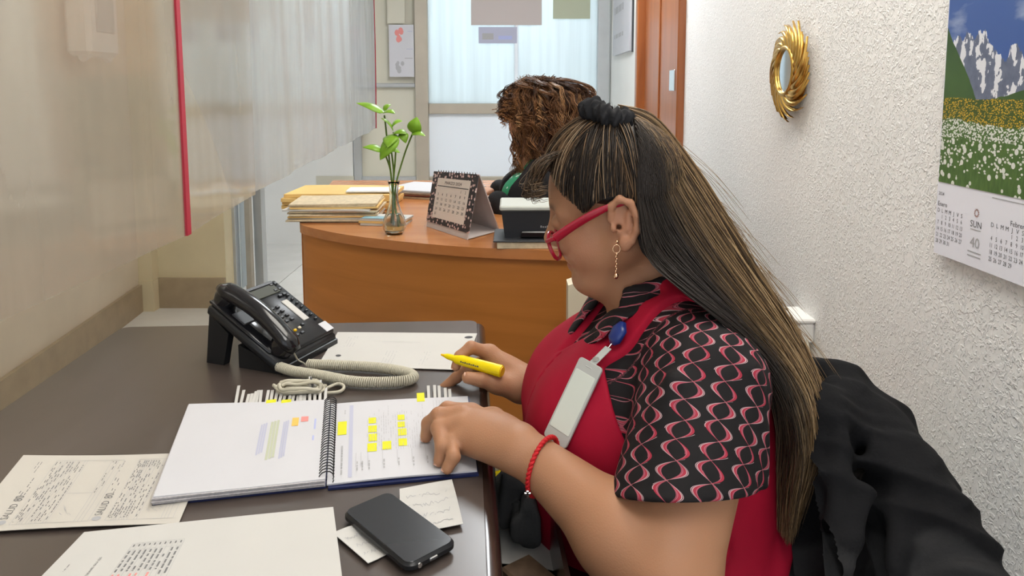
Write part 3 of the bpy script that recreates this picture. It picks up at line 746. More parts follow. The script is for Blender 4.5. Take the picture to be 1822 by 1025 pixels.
# things in the drawer
def lump(name, c, r, label, cat, m, amp=.15, seed=0, n=18):
    rg = np.random.default_rng(seed); ph_ = rg.uniform(0, 6, (6,)); fr = rg.integers(2, 6, (6,))
    mb = MB(); mb.ball((0, 0, 0), 1.0, n); V = mb.v[0]
    k = 1 + amp*(np.sin(V[:, 0]*fr[0] + ph_[0])*np.sin(V[:, 1]*fr[1] + ph_[1]) + .6*np.sin(V[:, 2]*fr[2]*1.5 + V[:, 0]*fr[3] + ph_[2]))
    V = np.sign(V)*np.abs(V)**.75; mb.v[0] = np.array(c) + V*k[:, None]*np.array(r)
    lo = mb.v[0][:, 2].min(); mb.v[0][:, 2] += (c[2] - r[2]) - lo
    return tag(mb.build(name, m, None, True), label, cat)
M['fabric_dk'] = mat('dark_grey_fabric', (.075, .076, .076), .85, bump=.3, bscale=120)
M['fabric_bk'] = mat('black_fabric', (.010, .010, .012), .85, bump=.25, bscale=160)
M['pink'] = mat('pink_plastic', (.55, .03, .10), .4); M['brownp'] = mat('brown_card', (.16, .10, .06), .7, var=.3, vscale=40)
ZB = .612
q = PZ(918, 860, .68); lump('pouch', (q[0], q[1], ZB + .045), (.032, .045, .045), 'dark grey cloth pouch in the open drawer', 'pouch', M['fabric_dk'], .28, 3, 28)
q = PZ(945, 918, .66); lump('pouch', (q[0] - .005, q[1] + .005, ZB + .03), (.026, .03, .03), 'small charcoal pouch lying on white paper in the drawer', 'pouch', M['fabric_dk'], .30, 5, 28)
q = PZ(925, 975, ZB); o = MB().grid(lambda u, v: (q[0] - .045 + .10*u + .02*v, q[1] - .04 + .12*v - .02*u, ZB + .004 + .004*math.sin(3*u + 2*v)), 6, 6, th=(0, 0, .001)).build('paper_slip', M['paper'], None, True); tag(o, 'white paper slip at the bottom of the open drawer', 'paper')
q = PZ(940, 1022, .63); o = MB(frame((q[0], q[1], ZB), nrm((.8, .6, 0)), nrm((-.6, .8, 0)), (0, 0, 1))).box((0, 0, .012), (.05, .06, .022), bev=.003).build('small_box', M['brownp']); tag(o, 'small brown patterned box near the drawer front', 'box')
q = PZ(880, 880, .64); o = MB().lathe([(0, 0), (.014, 0), (.016, .02), (.012, .042), (0, .045)], (q[0], q[1], ZB), 14).build('lipstick_case', M['pink'], None, True); tag(o, 'pink plastic case beside the desk edge in the drawer', 'case')
q = PZ(886, 850, .66); o = MB().box((q[0], q[1], ZB + .03), (.016, .022, .06), bev=.003).build('glue_bottle', M['yellow']); tag(o, 'small yellow package in the drawer', 'package')
q = PZ(905, 715, .66); t = thing('black_organizer', 'black desk organizer tray with metal clips in the drawer', 'organizer', (q[0], q[1], ZB))
MB(Td).box((-.055, .50, .642), (.10, .075, .055), bev=.004).build('tray', M['blackp'], t)
for k in range(4): MB(Td).tube([(-.02 - .022*k, .49, .668), (-.024 - .022*k, .49, .688)], .0022, 6).build('clip', M['chrome'], t)
MB(Td).box((-.02, .525, .678), (.02, .012, .03), bev=.002).build('sticker', M['outlet'], t)

# ================================================================== papers on the desk
def sheet_paper(name, c4, label, m, z=ZD, n=10, curl=.003, seed=0, cat='paper', th=.0006):
    """c4: corner pixels (far-left, far-right, near-right, near-left)"""
    P = [PZ(*c, z + .002) for c in c4]; rg = np.random.default_rng(seed); ph_ = rg.uniform(0, 6, 3)
    def fn(u, v):
        p = P[0]*(1-u)*(1-v) + P[1]*u*(1-v) + P[2]*u*v + P[3]*(1-u)*v
        e = max(abs(u-.5), abs(v-.5))*2
        return (p[0], p[1], z + .0012 + th + curl*(.5 + .5*math.sin(4*u + ph_[0])*math.cos(3*v + ph_[1]))*e**3)
    o = MB().grid(fn, n, n, th=(0, 0, th)).build(name, m, None, True); tag(o, label, cat)
    def T(v):
        v = np.asarray(v, float); out = []
        for a, b, h in v: p = np.array(fn(min(max(a, 0), 1), min(max(b, 0), 1))); out.append(p + (0, 0, .0004 + h))
        return np.array(out)
    return o, T
def subdiv_rect(mb, u0, v0, u1, v1, T, mi=0, n=3):
    """thin printed bar following the paper"""
    for k in range(n):
        a0, a1 = k/n, (k+1)/n
        if abs(u1-u0) > abs(v1-v0): mb.add([(u0+(u1-u0)*a0, v0, 0), (u0+(u1-u0)*a1, v0, 0), (u0+(u1-u0)*a1, v1, 0), (u0+(u1-u0)*a0, v1, 0)], [(0, 1, 2, 3)], T, mi)
        else: mb.add([(u0, v0+(v1-v0)*a0, 0), (u1, v0+(v1-v0)*a0, 0), (u1, v0+(v1-v0)*a1, 0), (u0, v0+(v1-v0)*a1, 0)], [(0, 1, 2, 3)], T, mi)
def words_v(mb, u, v0, v1, w, T, rg, mi=0, dens=.75):
    """a line of illegible words running along v at u"""
    v = v0
    while v < v1:
        L = rg.uniform(.015, .05); e = min(v1, v + L)
        if rg.random() < dens: mb.add([(u, v, 0), (u+w, v, 0), (u+w, e, 0), (u, e, 0)], [(0, 1, 2, 3)], T, mi)
        v = e + rg.uniform(.006, .015)
# two-up SALUD form (text reads from the near edge to the far edge)
rg = np.random.default_rng(4)
o, T = sheet_paper('form_sheet', [(42, 812), (372, 808), (318, 932), (-72, 952)], 'printed two-part health form reading SALUD, left end of the desk', M['paper_cream'], seed=1, n=14, curl=.004)
pr = MB(); pg = MB()
for (u0, u1) in [(.20, .56), (.64, .96)]:
    L = u1 - u0
    for f_ in (0, .09, .12, .15, .20, .24, .27, .32, .42, .46, .82, .87, .92, 1.0):
        uu = u0 + L*f_; subdiv_rect(pg, uu, .08, uu + .0016, .93, T, n=4)
    for vv in (.08, .93): subdiv_rect(pg, u0, vv, u1, vv + .003, T)
    subdiv_rect(pg, u0 + L*.46, .55, u0 + L*.82, .553, T)
    for f_ in (.015, .04, .065, .10, .13, .165, .21, .25, .29, .34, .37, .43, .84, .89): words_v(pr, u0 + L*f_, .10, .90 if f_ < .8 else .6, .0042, T, rg, dens=.55)
    words_v(pr, u0 - .07, .35, .60, .004, T, rg); words_v(pr, u0 - .055, .33, .58, .004, T, rg); words_v(pr, u0 - .04, .40, .6, .004, T, rg)
    words_v(pr, u0 - .09, .10, .26, .003, T, rg); words_v(pr, u0 - .075, .10, .26, .003, T, rg)
    # SALUD lettering: text axis runs towards the far edge (v decreasing)
    v_, f__ = text_mesh('SALUD', 1.0); w_ = v_.copy(); w_[:, 0] = (u0 - .065) + (v_[:, 1])*.052*-1 + .035; w_[:, 1] = .86 - v_[:, 0]*.062; w_[:, 2] = 0
    pr.add(w_, [q[::-1] for q in f__], T)
    v_, f__ = text_mesh('80', 1.0); w_ = v_.copy(); w_[:, 0] = (u0 - .03) - v_[:, 1]*.06; w_[:, 1] = .64 - v_[:, 0]*.075; pr.add(w_, [q[::-1] for q in f__], T)
    em = MB(); em.add([(u0 - .045 + .022*math.cos(a), .90 + .03*math.sin(a), 0) for a in np.linspace(0, 2*math.pi, 17)[:-1]], [tuple(range(16))], T); em.build('printed_emblem', M['ink_soft'], o)
    for k in range(10):
        a = rg.uniform(0, 6); uu = u0 + L*.62 + .03*math.cos(a*2); vv = .76 + .05*math.sin(a*3); pg.add([(uu, vv, 0), (uu+.002, vv, 0), (uu+.02, vv+.03, 0), (uu+.018, vv+.03, 0)], [(0, 1, 2, 3)], T)
pr.build('printed_text', M['ink_mid'], o); pg.build('printed_ruling', M['ink_soft'], o)
# front sheet with a table
o, T = sheet_paper('table_sheet', [(150, 948), (593, 904), (624, 1150), (-90, 1190)], 'large white sheet with a printed table, nearest on the desk', M['paper'], z=ZD + .003, seed=2, n=14, curl=.003)
pr = MB(); pg = MB(); prd = MB()
def colv(f_): return .235 + f_*.19
for k in range(11): subdiv_rect(pg, colv(k/10) + .0, .16, colv(k/10) + .0012, .75, T, n=5)
for vv in (.16, .215, .75): subdiv_rect(pg, colv(0), vv, colv(1), vv + .0018, T, n=4)
for k in range(10):
    words_v(pr, colv((k+.25)/10), .225, .40 if k < 8 else .44, .007, T, rg, dens=.9); words_v(pr, colv((k+.35)/10), .17, .19, .006, T, rg, dens=1)
    if k < 7: words_v(prd, colv((k+.25)/10), .42, .7, .007, T, rg, dens=.9)
v_, f__ = text_mesh('EL PERSONAL TIENE SU ES', 1.0); w_ = v_.copy(); w_[:, 0] = .158 - v_[:, 1]*.012; w_[:, 1] = .62 - v_[:, 0]*.031; pr.add(w_, [q[::-1] for q in f__], T)
v_, f__ = text_mesh('ESTADISTICA', 1.0); w_ = v_.copy(); w_[:, 0] = .178 - v_[:, 1]*.012; w_[:, 1] = .60 - v_[:, 0]*.031; pr.add(w_, [q[::-1] for q in f__], T)
words_v(pr, .06, .3, .36, .003, T, rg, dens=1)
pr.build('printed_text', M['ink_mid'], o); pg.build('printed_ruling', M['ink_soft'], o); prd.build('printed_red_text', M['ink_red'], o)
# sheet behind the phone cord
o, T = sheet_paper('letter_sheet', [(601, 592), (849, 594), (826, 660), (566, 650)], 'white letter sheet lying behind the coiled cord at the far end', M['paper'], seed=3, n=10)
pr = MB()
for k in range(4): words_v(pr, .10 + .02*k, .12, .45, .003, T, rg)
for k in range(4): words_v(pr, .42 + .022*k, .55, .95, .003, T, rg)
for k in range(3): words_v(pr, .68 + .02*k, .55, .9, .003, T, rg)
subdiv_rect(pr, .35, .28, .62, .285, T)
pr.build('printed_text', M['ink_soft'], o)
pr = MB(); pr.add([(.95 + .03*math.cos(a), .13 + .04*math.sin(a), 0) for a in np.linspace(0, 2*math.pi, 13)[:-1]], [tuple(range(12))], T)
pr.add([(.10 + .02*math.cos(a), .72 + .03*math.sin(a), 0) for a in np.linspace(0, 2*math.pi, 13)[:-1]], [tuple(range(12))], T); pr.build('printed_stamp', M['ink'], o)
# handwritten slips around the phone
def scribble(o, T, rows, seed, u0=.12, u1=.88):
    rg2 = np.random.default_rng(seed); mb = MB()
    for (v0, amp, dv) in rows:
        u = u0; pts = []
        while u < u1:
            pts.append((u, v0 + dv*(u-u0) + rg2.uniform(-amp, amp))); u += rg2.uniform(.015, .04)
        for a, b in zip(pts[:-1], pts[1:]):
            if rg2.random() < .12: continue
            d = np.array(b) - a; n_ = np.array([-d[1], d[0]]); n_ = n_/np.linalg.norm(n_)*.006
            mb.add([(a[0]-n_[0], a[1]-n_[1], 0), (b[0]-n_[0], b[1]-n_[1], 0), (b[0]+n_[0], b[1]+n_[1], 0), (a[0]+n_[0], a[1]+n_[1], 0)], [(0, 1, 2, 3)], T)
    mb.build('handwriting', M['ink_soft'], o)
o, T = sheet_paper('note_slip', [(711, 874), (804, 858), (824, 937), (712, 960)], 'handwritten paper slip behind the black smartphone', M['paper'], seed=5, n=8, curl=.008); scribble(o, T, [(.18, .05, .05), (.4, .05, .0), (.62, .05, .02), (.85, .04, -.02)], 2)
o, T = sheet_paper('note_slip', [(592, 952), (672, 925), (715, 975), (655, 1006)], 'small handwritten slip tucked under the left of the smartphone', M['paper'], seed=6, n=8, curl=.006); scribble(o, T, [(.25, .05, .0), (.5, .06, .04), (.75, .05, .0)], 3)
# ================================================================== smartphone
c = [PZ(*p, ZD + .012) for p in [(603, 906), (697, 880), (819, 968), (722, 1009)]]
pc = sum(c)/4; ey = nrm((c[2]+c[3])/2 - (c[0]+c[1])/2); ex = nrm((c[1]+c[2])/2 - (c[0]+c[3])/2); ex = nrm(ex - ey*(ex @ ey)); ez = np.array([0, 0, 1.0])
wP = (np.linalg.norm(c[1]-c[0]) + np.linalg.norm(c[2]-c[3]))/2; lP = (np.linalg.norm(c[2]-c[1]) + np.linalg.norm(c[3]-c[0]))/2
Tp = frame((pc[0], pc[1], ZD + .0035), ex, ey, ez)
t = thing('smartphone', 'black smartphone in a dark case lying face up', 'smartphone', (pc[0], pc[1], ZD + .003))
def rslab(mb, w, l, z0, z1, r, e=.002, n=6):
    v = []; f = []; rings = [(e, z0), (0, z0 + e), (0, z1 - e), (e, z1)]
    for (ins, z) in rings:
        for p in rr(-w/2+ins, -l/2+ins, w/2-ins, l/2-ins, r-ins*.5, n): v.append((p[0], p[1], z))
    k = len(v)//4
    for i in range(3): f += [(i*k+j, i*k+(j+1) % k, (i+1)*k+(j+1) % k, (i+1)*k+j) for j in range(k)]
    f += [tuple(range(k))[::-1], tuple(range(3*k, 4*k))]; mb.add(v, f); return mb
rslab(MB(Tp), wP, lP, 0, .0105, .012, .003).build('case', M['blackp'], t, auto=40)
M['screen'] = mat('dark_screen', (.022, .024, .028), .22, spec=.5)
rslab(MB(Tp), wP - .005, lP - .006, .0095, .0112, .010, .0004).build('screen', M['screen'], t)
yE = lP/2
MB(Tp).box((.0, yE, .0055), (.011, .002, .004), bev=.001).build('charging_port', M['chrome'], t)
MB(Tp).box((.0, yE + .0005, .0055), (.008, .002, .002)).build('port_opening', M['ink'], t)
MB(Tp).lathe([(.0, -.001), (.0028, -.001), (.0028, .001), (0, .001)], n=14, T=lambda v: Tp(np.c_[v[:, 0] - .019, yE + v[:, 2], .0055 + v[:, 1]])).build('headphone_jack', M['chrome'], t)
# ================================================================== spiral notebook
zL, zR = ZD + .014, ZD + .007
nb = thing('spiral_notebook', 'open spiral bound report with highlighted tables and paper flags', 'notebook', (-.31, 1.06, ZD))
sT, sB = PZ(588, 715, zL - .004), PZ(580, 857, zL - .004)
lT, lB = PZ(336, 719, zL), PZ(273, 884, zL)
rT, rB = PZ(832, 704, zR), PZ(849, 836, zR)
def page(name, A, B, Cc, Dd, z, bulge, th, m, n=12):
    """A far-spine B far-outer C near-outer D near-spine"""
    def fn(u, v):
        p = A*(1-u)*(1-v) + B*u*(1-v) + Cc*u*v + Dd*(1-u)*v
        return np.array((p[0], p[1], z + bulge*math.sin(math.pi*min(1, u*1.15))*.8))
    o = MB().grid(fn, n, n, th=(0, 0, th)).build(name, m, nb, True)
    def T(v): return np.array([fn(min(max(a, 0), 1), min(max(b, 0), 1)) + (0, 0, .0005 + h) for a, b, h in np.asarray(v, float)])
    return o, T
ov = lambda p, q, e: p + (p - q)*e
MB().quadprism([ov(sT, lT, 0)*[1, 1, 0] + [0, 0, ZD+.0035], ov(lT, sT, .01)*[1, 1, 0] + [0, 0, ZD+.0035], ov(lB, sB, .01)*[1, 1, 0] + [0, 0, ZD+.0035], sB*[1, 1, 0] + [0, 0, ZD+.0035]], .003).build('back_cover', M['navy'], nb)
rTc, rBc = ov(rT, sT, .012), ov(rB, sB, .012)
MB().quadprism([(sT[0]+.004, sT[1]+.004, ZD+.004), (sB[0]+.004, sB[1]-.006, ZD+.004), (rBc[0], rBc[1]-.006, ZD+.004), (rTc[0], rTc[1]+.003, ZD+.004)], .0032).build('back_cover', M['navy'], nb)
sl = nrm(lT - sT)*.001; sr = nrm(rT - sT)*.001
lp, TLp = page('page_stack', sT+sl, lT, lB, sB+sl, ZD+.0142, -.001, .0105, M['paper_cool'])
rp, TRp = page('page_stack', sT+sr, rT, rB, sB+sr, ZD+.0062, .002, .0022, M['paper_cool'])
for k in range(5):   # loose sheet edges of the thick left stack
    e = .0012*(k % 3); zz = ZD + .0038 + .0019*k
    MB().quadprism([(sT+sl)*[1,1,0]+[0,0,zz+.0012], ov(lT, sT, .004+e)*[1,1,0]+[0,0,zz+.0012], ov(lB, sB, .004+e)*[1,1,0]+[0,0,zz+.0012] - np.array([0,.0015+e,0]), (sB+sl)*[1,1,0]+[0,0,zz+.0012]-np.array([0,.0015+e,0])], .0009).build('sheet_edge', M['edge_paper'], nb)
# coil
pts = []; NC = 31
ax = nrm((sB - sT)*[1, 1, 0]); px_ = np.array([-ax[1], ax[0], 0])
for i in range(NC*12 + 1):
    a = 2*math.pi*i/12; p = sT*[1, 1, 0] + (sB - sT)*[1, 1, 0]*(i/(NC*12)*.985 + .007)
    pts.append(p + px_*.0100*math.cos(a) + np.array([0, 0, ZD + .0105 + .0095*math.sin(a)]))
MB().tube(pts, .00085, 6).build('spiral_coil', M['blackg'], nb, True)
# printed matter on the left page: pale bars and chips
def rot_bar(mb, u, v0, v1, w, T, n=4): subdiv_rect(mb, u, v0, u + w, v1, T, n=n)
for (u0, v0, v1, w, mm) in [(.415, .30, .66, .045, 'ink_lav'), (.335, .27, .72, .06, 'ink_green'), (.27, .28, .72, .04, 'ink_lav'), (.205, .25, .36, .045, 'ink_orange'), (.215, .26, .33, .03, 'hl'), (.14, .24, .31, .05, 'ink_red'), (.085, .28, .42, .012, 'ink_blue'), (.09, .50, .56, .012, 'ink_blue')]:
    mb = MB(); 
    if mm in ('ink_lav', 'ink_green') : 
        for k in range(3): rot_bar(mb, u0 + w*k/3, v0 + .01*k, v1 + .012*k, w/3*.8, TLp)
    else: rot_bar(mb, u0, v0, v1, w, TLp, 2)
    mb.build('printed_block', M[mm], lp)
rg = np.random.default_rng(9); pr = MB(); hl = MB(); bl = MB()
rot_bar(bl, .135, .05, .96, .020, TRp, 6); rot_bar(bl, .155, .05, .96, .006, TRp, 6); bl.build('printed_band', M['ink_lav'], rp)
for (u0, v0, v1, w) in [(.055, .28, .46, .062), (.27, .26, .34, .052), (.268, .37, .46, .06), (.27, .48, .575, .06), (.262, .60, .70, .065), (.365, .59, .69, .062), (.475, .245, .32, .052), (.475, .345, .42, .052), (.475, .44, .53, .06), (.475, .57, .66, .06)]:
    hl = MB(); rot_bar(hl, u0, v0, v1, w, TRp, 2); hl.build('highlighter_mark', M['hl'], rp)
T2 = lambda v: TRp(v) + np.array([0, 0, .0003])
for k, u in enumerate(np.arange(.26, .68, .0165)):
    v0 = .10 if rg.random() < .3 else .2; words_v(pr, u, v0, .70, .0022, T2, rg, dens=.55)
for u in np.arange(.74, .86, .022): subdiv_rect(pr, u, .05, u + .0018, .62, T2, n=4)
for u in (.19, .225, .27, .37, .47, .57, .665): words_v(pr, u, .80, .90, .009, T2, rg, dens=.95); subdiv_rect(pr, u - .006, .70, u - .004, .86, T2)
words_v(pr, .085, .60, .93, .012, T2, rg, dens=.95); words_v(pr, .10, .12, .18, .006, T2, rg)
pr.build('printed_text', M['ink_soft'], rp)
# paper flags along the far edge
def flag(px, py, dxp, dyp, w, m, name='paper_flag', z=ZD + .012):
    a = PZ(px, py + 6, z); b = PZ(px + dxp, py - dyp, z + .002); d = nrm((b - a)); s_ = np.array([d[1], -d[0], 0])*w/2
    MB().add(np.array([a - s_, a + s_, b + s_, b - s_, a - s_ - [0, 0, .0006], a + s_ - [0, 0, .0006], b + s_ - [0, 0, .0006], b - s_ - [0, 0, .0006]]), [(0, 1, 2, 3), (7, 6, 5, 4), (0, 4, 5, 1), (1, 5, 6, 2), (2, 6, 7, 3), (3, 7, 4, 0)]).build(name, m, nb)
for (x, h, dx) in [(419, 28, 6), (428, 20, 6), (438, 13, 5), (449, 18, 7), (455, 20, 5), (462, 20, 3), (473, 20, 5), (481, 20, 4), (489, 19, 4), (496, 15, 5), (503, 15, 5), (512, 16, 6), (519, 16, 5), (528, 19, 4), (533, 22, 4), (541, 18, 2), (551, 44, 1), (560, 40, 1), (569, 38, 1), (578, 24, 2), (444, 14, 5), (535, 14, 3)]: flag(x, 714, dx, h, .0048, M['paper'], z=ZD + .009 + RNG.uniform(0, .003))
for x in (481, 508): flag(x, 716, 2, 5, .016, M['hl'], 'yellow_flag', ZD + .0125)
flag(749, 708, -1, 9, .013, M['hl'], 'yellow_flag', ZD + .008)
for (x, h) in [(763, 18), (774, 19), (782, 18), (793, 14), (801, 12)]: flag(x, 704, -1, h, .0050, M['paper'], z=ZD + .005)
# ================================================================== desk telephone
tA = np.array([-.442, 1.316, ZD + .02]); tB = np.array([-.374, 1.492, ZD + .02])
eu = nrm(tB - tA); PWD = np.linalg.norm(tB - tA); vh = np.array([-eu[1], eu[0], 0]); RUN, RISE = .158, .095
ev = nrm(vh*RUN + np.array([0, 0, RISE])); PLN = math.hypot(RUN, RISE); ew = np.cross(eu, ev)
if ew[2] < 0: ew = -ew
Tt = frame(tA, eu, ev, ew)
t = thing('desk_telephone', 'black office desk telephone with handset and keypad', 'telephone', (tA[0], tA[1], ZD))
def wedge(w0, w1, l0, l1, h0, h1, T, e=.006):
    mb = MB(T); return mb.box(((w0+w1)/2, (l0+l1)/2, (h0+h1)/2), (w1-w0, l1-l0, h1-h0), bev=e)
wedge(0, PWD, -.012, PLN, -.018, .006, Tt, .008).build('body', M['blackp'], t, auto=50)
wedge(.062, PWD - .004, .0, PLN - .004, .004, .014, Tt, .005).build('face_plate', M['blackp'], t, auto=50)
wedge(.004, .058, .02, PLN + .004, .004, .012, Tt, .004).build('cradle', M['blackg'], t, auto=50)
wedge(.012, .050, .10, .135, .011, .015, Tt, .002).build('cradle_window', M['darkgrey'], t)
# stand (two braces to the table)
for u_ in (.012, PWD - .02):
    top = Tt([(u_, PLN - .01, -.012)])[0]; foot = np.array([top[0] + vh[0]*.0, top[1] + vh[1]*.0, ZD]); fr_ = Tt([(u_, PLN*.45, -.016)])[0]
    mb = MB(); w3 = eu*.008
    prof = [top, foot + vh*.012, foot - vh*.03, top - vh*.045 - np.array([0, 0, .035])]
    mb.add([p - w3 for p in prof] + [p + w3 for p in prof], [(0, 1, 2, 3), (7, 6, 5, 4), (0, 4, 5, 1), (1, 5, 6, 2), (2, 6, 7, 3), (3, 7, 4, 0)]); mb.build('stand_leg', M['blackp'], t)
mb = MB(); a = tA + [0, 0, -.02]; b = tB + [0, 0, -.02]
prof = lambda s_: [s_ - vh*.012 + [0, 0, 0], s_ + vh*.09, s_ + vh*.09 + [0, 0, .045], s_ - vh*.012 + [0, 0, .012]]
mb.add(prof(a + eu*.006) + prof(b - eu*.006), [(0, 1, 2, 3)[::-1], (4, 5, 6, 7), (0, 1, 5, 4), (1, 2, 6, 5), (2, 3, 7, 6), (3, 0, 4, 7)]); mb.build('base_wedge', M['blackp'], t)
# screen, strip, keys
wedge(.085, .165, PLN - .042, PLN - .016, .0135, .016, Tt, .001).build('display', M['lcd'], t)
wedge(.080, .170, PLN - .014, PLN - .006, .0135, .0155, Tt, .001).build('brand_strip', M['darkgrey'], t)
wedge(.138, .156, .052, .118, .0135, .0155, Tt, .001).build('label_strip', M['paper'], t)
wedge(PWD - .03, PWD - .006, .004, .030, .0135, .0150, Tt, .001).build('sticker', M['paper_cool'], t)
key0 = None
def key(u_, v_, w=.010, h=.007, m='key', nm='key'):
    wedge(u_ - w/2, u_ + w/2, v_ - h/2, v_ + h/2, .0135, .0175, Tt, .0015).build(nm, M[m], t)
for i in range(3):
    for j in range(4): key(.083 + .0165*i, .108 - .0135*j)
for i in range(2):
    for j in range(3): key(PWD - .03 + .013*i - .004*j, PLN - .018 - .017*j)
for j in range(7): key(.168, .045 + .0135*j, .007, .006)
key(.078, .040, .010, .007, 'red_tape', 'hold_key'); key(.095, .040, .008, .006, 'yellow_end', 'message_key'); key(.110, .041, .008, .006, 'cream_up'); key(.124, .045, .008, .007); key(.088, .028); key(.104, .028)
# handset: a bowed bar with two deeper ends
hs = []; N_ = 26
for i in range(N_):
    s_ = i/(N_-1); v_ = -.012 + (PLN + .022)*s_
    hgt = .030 + .016*math.sin(math.pi*s_); hs.append(((.030, v_, hgt), .021 + .0045*(abs(s_-.5)*2)**3))
pp = [Tt([h[0]])[0] for h in hs]; rad = [h[1]*min(1, .45 + 6*min(i, N_-1-i)/N_) for i, h in enumerate(hs)]
MB().tube(pp, rad, 16, flat=.72, up=ew).build('handset', M['blackg'], t, True)
for v_ in (.018, PLN - .014): MB(Tt).lathe([(0, .008), (.022, .008), (.024, .024), (.021, .034), (0, .034)], (.030, v_, 0), 20).build('handset_end', M['blackg'], t, True)
# coiled cord: one helical loop on the desk
def P2(px, py, dz): return PZ(px, py, ZD + dz)
cp = bez([P2(548, 648, .012), P2(600, 650, .012), P2(660, 653, .012), P2(712, 660, .012), P2(735, 668, .012), P2(728, 676, .012), P2(690, 680, .012), P2(630, 679, .012), P2(570, 668, .012), P2(520, 660, .012), P2(496, 652, .014)], 900)
sg = np.r_[0, np.cumsum(np.linalg.norm(np.diff(cp, axis=0), axis=1))]; L_ = sg[-1]
uu = np.linspace(0, L_, 1500); cpu = np.stack([np.interp(uu, sg, cp[:, i]) for i in range(3)], 1); tg = np.gradient(cpu, axis=0); tg /= np.linalg.norm(tg, axis=1)[:, None]
upv = np.array([0, 0, 1.0]); sd = np.cross(tg, upv); sd /= np.linalg.norm(sd, axis=1)[:, None]
an = uu/.0038*2*math.pi
hel = cpu + .0085*(np.cos(an)[:, None]*sd + np.sin(an)[:, None]*upv)
start = bez([P2(523, 628, .035), P2(530, 640, .015), P2(540, 646, .008), hel[0]], 16); endp = bez([hel[-1], P2(490, 655, .012), P2(498, 645, .02)], 12)
pth = np.vstack([start[:-1], hel, endp[1:]])
o = MB().tube(pth, .0016, 5).build('coiled_cord', M['cord'], None, True); tag(o, 'ivory coiled handset cord looped in front of the telephone', 'cord')
# bundled cable
rg = np.random.default_rng(12); t = thing('cable_bundle', 'bundled ivory telephone cable lying behind the notebook flags', 'cable', tuple(P2(545, 690, 0)))
for k in range(6):
    c0 = P2(535 + rg.uniform(-6, 6), 690 + rg.uniform(-4, 4), .008 + .003*k)
    pts = [c0 + np.array([.038*math.cos(a) + rg.uniform(-.004, .004), .018*math.sin(a) + rg.uniform(-.003, .003), rg.uniform(-.004, .004)]) for a in np.linspace(0, 2*math.pi, 12)[:-1]]
    MB().tube(bez(pts + [pts[0]], 50), .0030, 7).build('cable_loop', M['cord'], t, True)
MB().tube(bez([P2(575, 694, .006), P2(600, 683, .01), P2(612, 688, .009), P2(604, 697, .005), P2(575, 700, .005)], 30), .003, 7).build('cable_tail', M['cord'], t, True)
MB().tube(bez([P2(558, 700, .004), P2(556, 688, .016), P2(553, 672, .022)], 14), .0016, 6).build('wire_tie', M['darkgrey'], t, True)
MB().ball(P2(520, 686, .010), (.016, .010, .010), 14).build('plug_end', M['outlet'], t, True)

# ================================================================== reception desk
ZR = .84
rd = thing('reception_desk', 'curved cherry wood reception desk behind the dark desk', 'desk', (-.2, 2.6, 0))
fc = bez([(-.714, 2.427, 0), (-.68, 2.348, 0), (-.534, 2.218, 0), (-.35, 2.111, 0), (-.126, 2.022, 0), (.078, 1.983, 0), (.291, 1.962, 0), (.505, 1.962, 0)], 36)[:, :2]
top = [tuple(p) for p in fc] + [(.505, 2.316), (.0, 2.343), (-.019, 3.55), (-.877, 3.55), (-.721, 2.446)]
MB().prism(top, ZR - .028, ZR).build('top', M['wood_top'], rd)
inn = np.array([p + np.array([.004, .018]) for p in fc])
def fpan(u, v):
    i = u*(len(inn)-1); k = int(min(i, len(inn)-2)); p = inn[k]*(1-(i-k)) + inn[k+1]*(i-k); return (p[0], p[1], .02 + (ZR - .05)*v)
MB().grid(fpan, 36, 4, th=(0, -.02, 0)).build('front_panel', M['wood_front'], rd, True)
MB().prism([(-.716, 2.446), (-.695, 2.446), (-.842, 3.53), (-.864, 3.53)], .02, ZR - .03).build('side_panel', M['wood_front'], rd)
# envelopes and paper piles
def pile(name, c, w, d, n, h, rot, label, cat, ms, jit=.012, seed=0, bend=.004):
    rg = np.random.default_rng(seed); tt = thing(name, label, cat, c); z = c[2]
    for k in range(n):
        a = rot + rg.uniform(-.06, .06); ox, oy = rg.uniform(-jit, jit, 2); th = h/n; ph_ = rg.uniform(0, 6)
        ca_, sa = math.cos(a), math.sin(a)
        def fn(u, v):
            x = (u-.5)*w; y = (v-.5)*d; return (c[0] + ox + x*ca_ - y*sa, c[1] + oy + x*sa + y*ca_, z + th*.98 + bend*.35*math.sin(5*u + ph_)*abs(u-.5)*2)
        MB().grid(fn, 7, 4, th=(0, 0, th*.9)).build('sheet', ms[k % len(ms)], tt, True); z += th
    return tt
q = PZ(582, 398, ZR); pile('paper_pile', (q[0] + .005, q[1] + .12, ZR), .29, .21, 11, .062, .03, 'stack of worn papers at the near left corner of the reception desk', 'papers', [M['kraft'], M['kraft'], M['paper'], M['manila'], M['kraft']], seed=2)
q = PZ(580, 360, ZR); pile('envelope_pile', (-.641, 2.79, ZR), .40, .26, 4, .058, -.02, 'yellow manila envelopes stacked behind the worn papers', 'envelopes', [M['manila']], seed=3, bend=.006)
o = MB(frame((-.583, 2.73, ZR + .0602), nrm((1, .05, 0)), nrm((-.05, 1, 0)), (0, 0, 1))).box((.06, 0, .005), (.19, .10, .008), bev=.002).build('folder', M['panel_white']); tag(o, 'thin grey folder lying on the manila envelopes', 'folder')
pile('paper_pile', (-.520, 2.578, ZR), .10, .05, 3, .02, -.3, 'small dark bundle of clipped slips beside the envelopes', 'papers', [M['brownp'], M['paper'], M['manila']], seed=8)
tt = pile('note_pad', (-.418, 2.39, ZR), .15, .10, 3, .022, -.12, 'small note pad with blue picture behind the vase', 'note pad', [M['paper_cream'], M['manila'], M['paper']], jit=.004, seed=5, bend=.001)
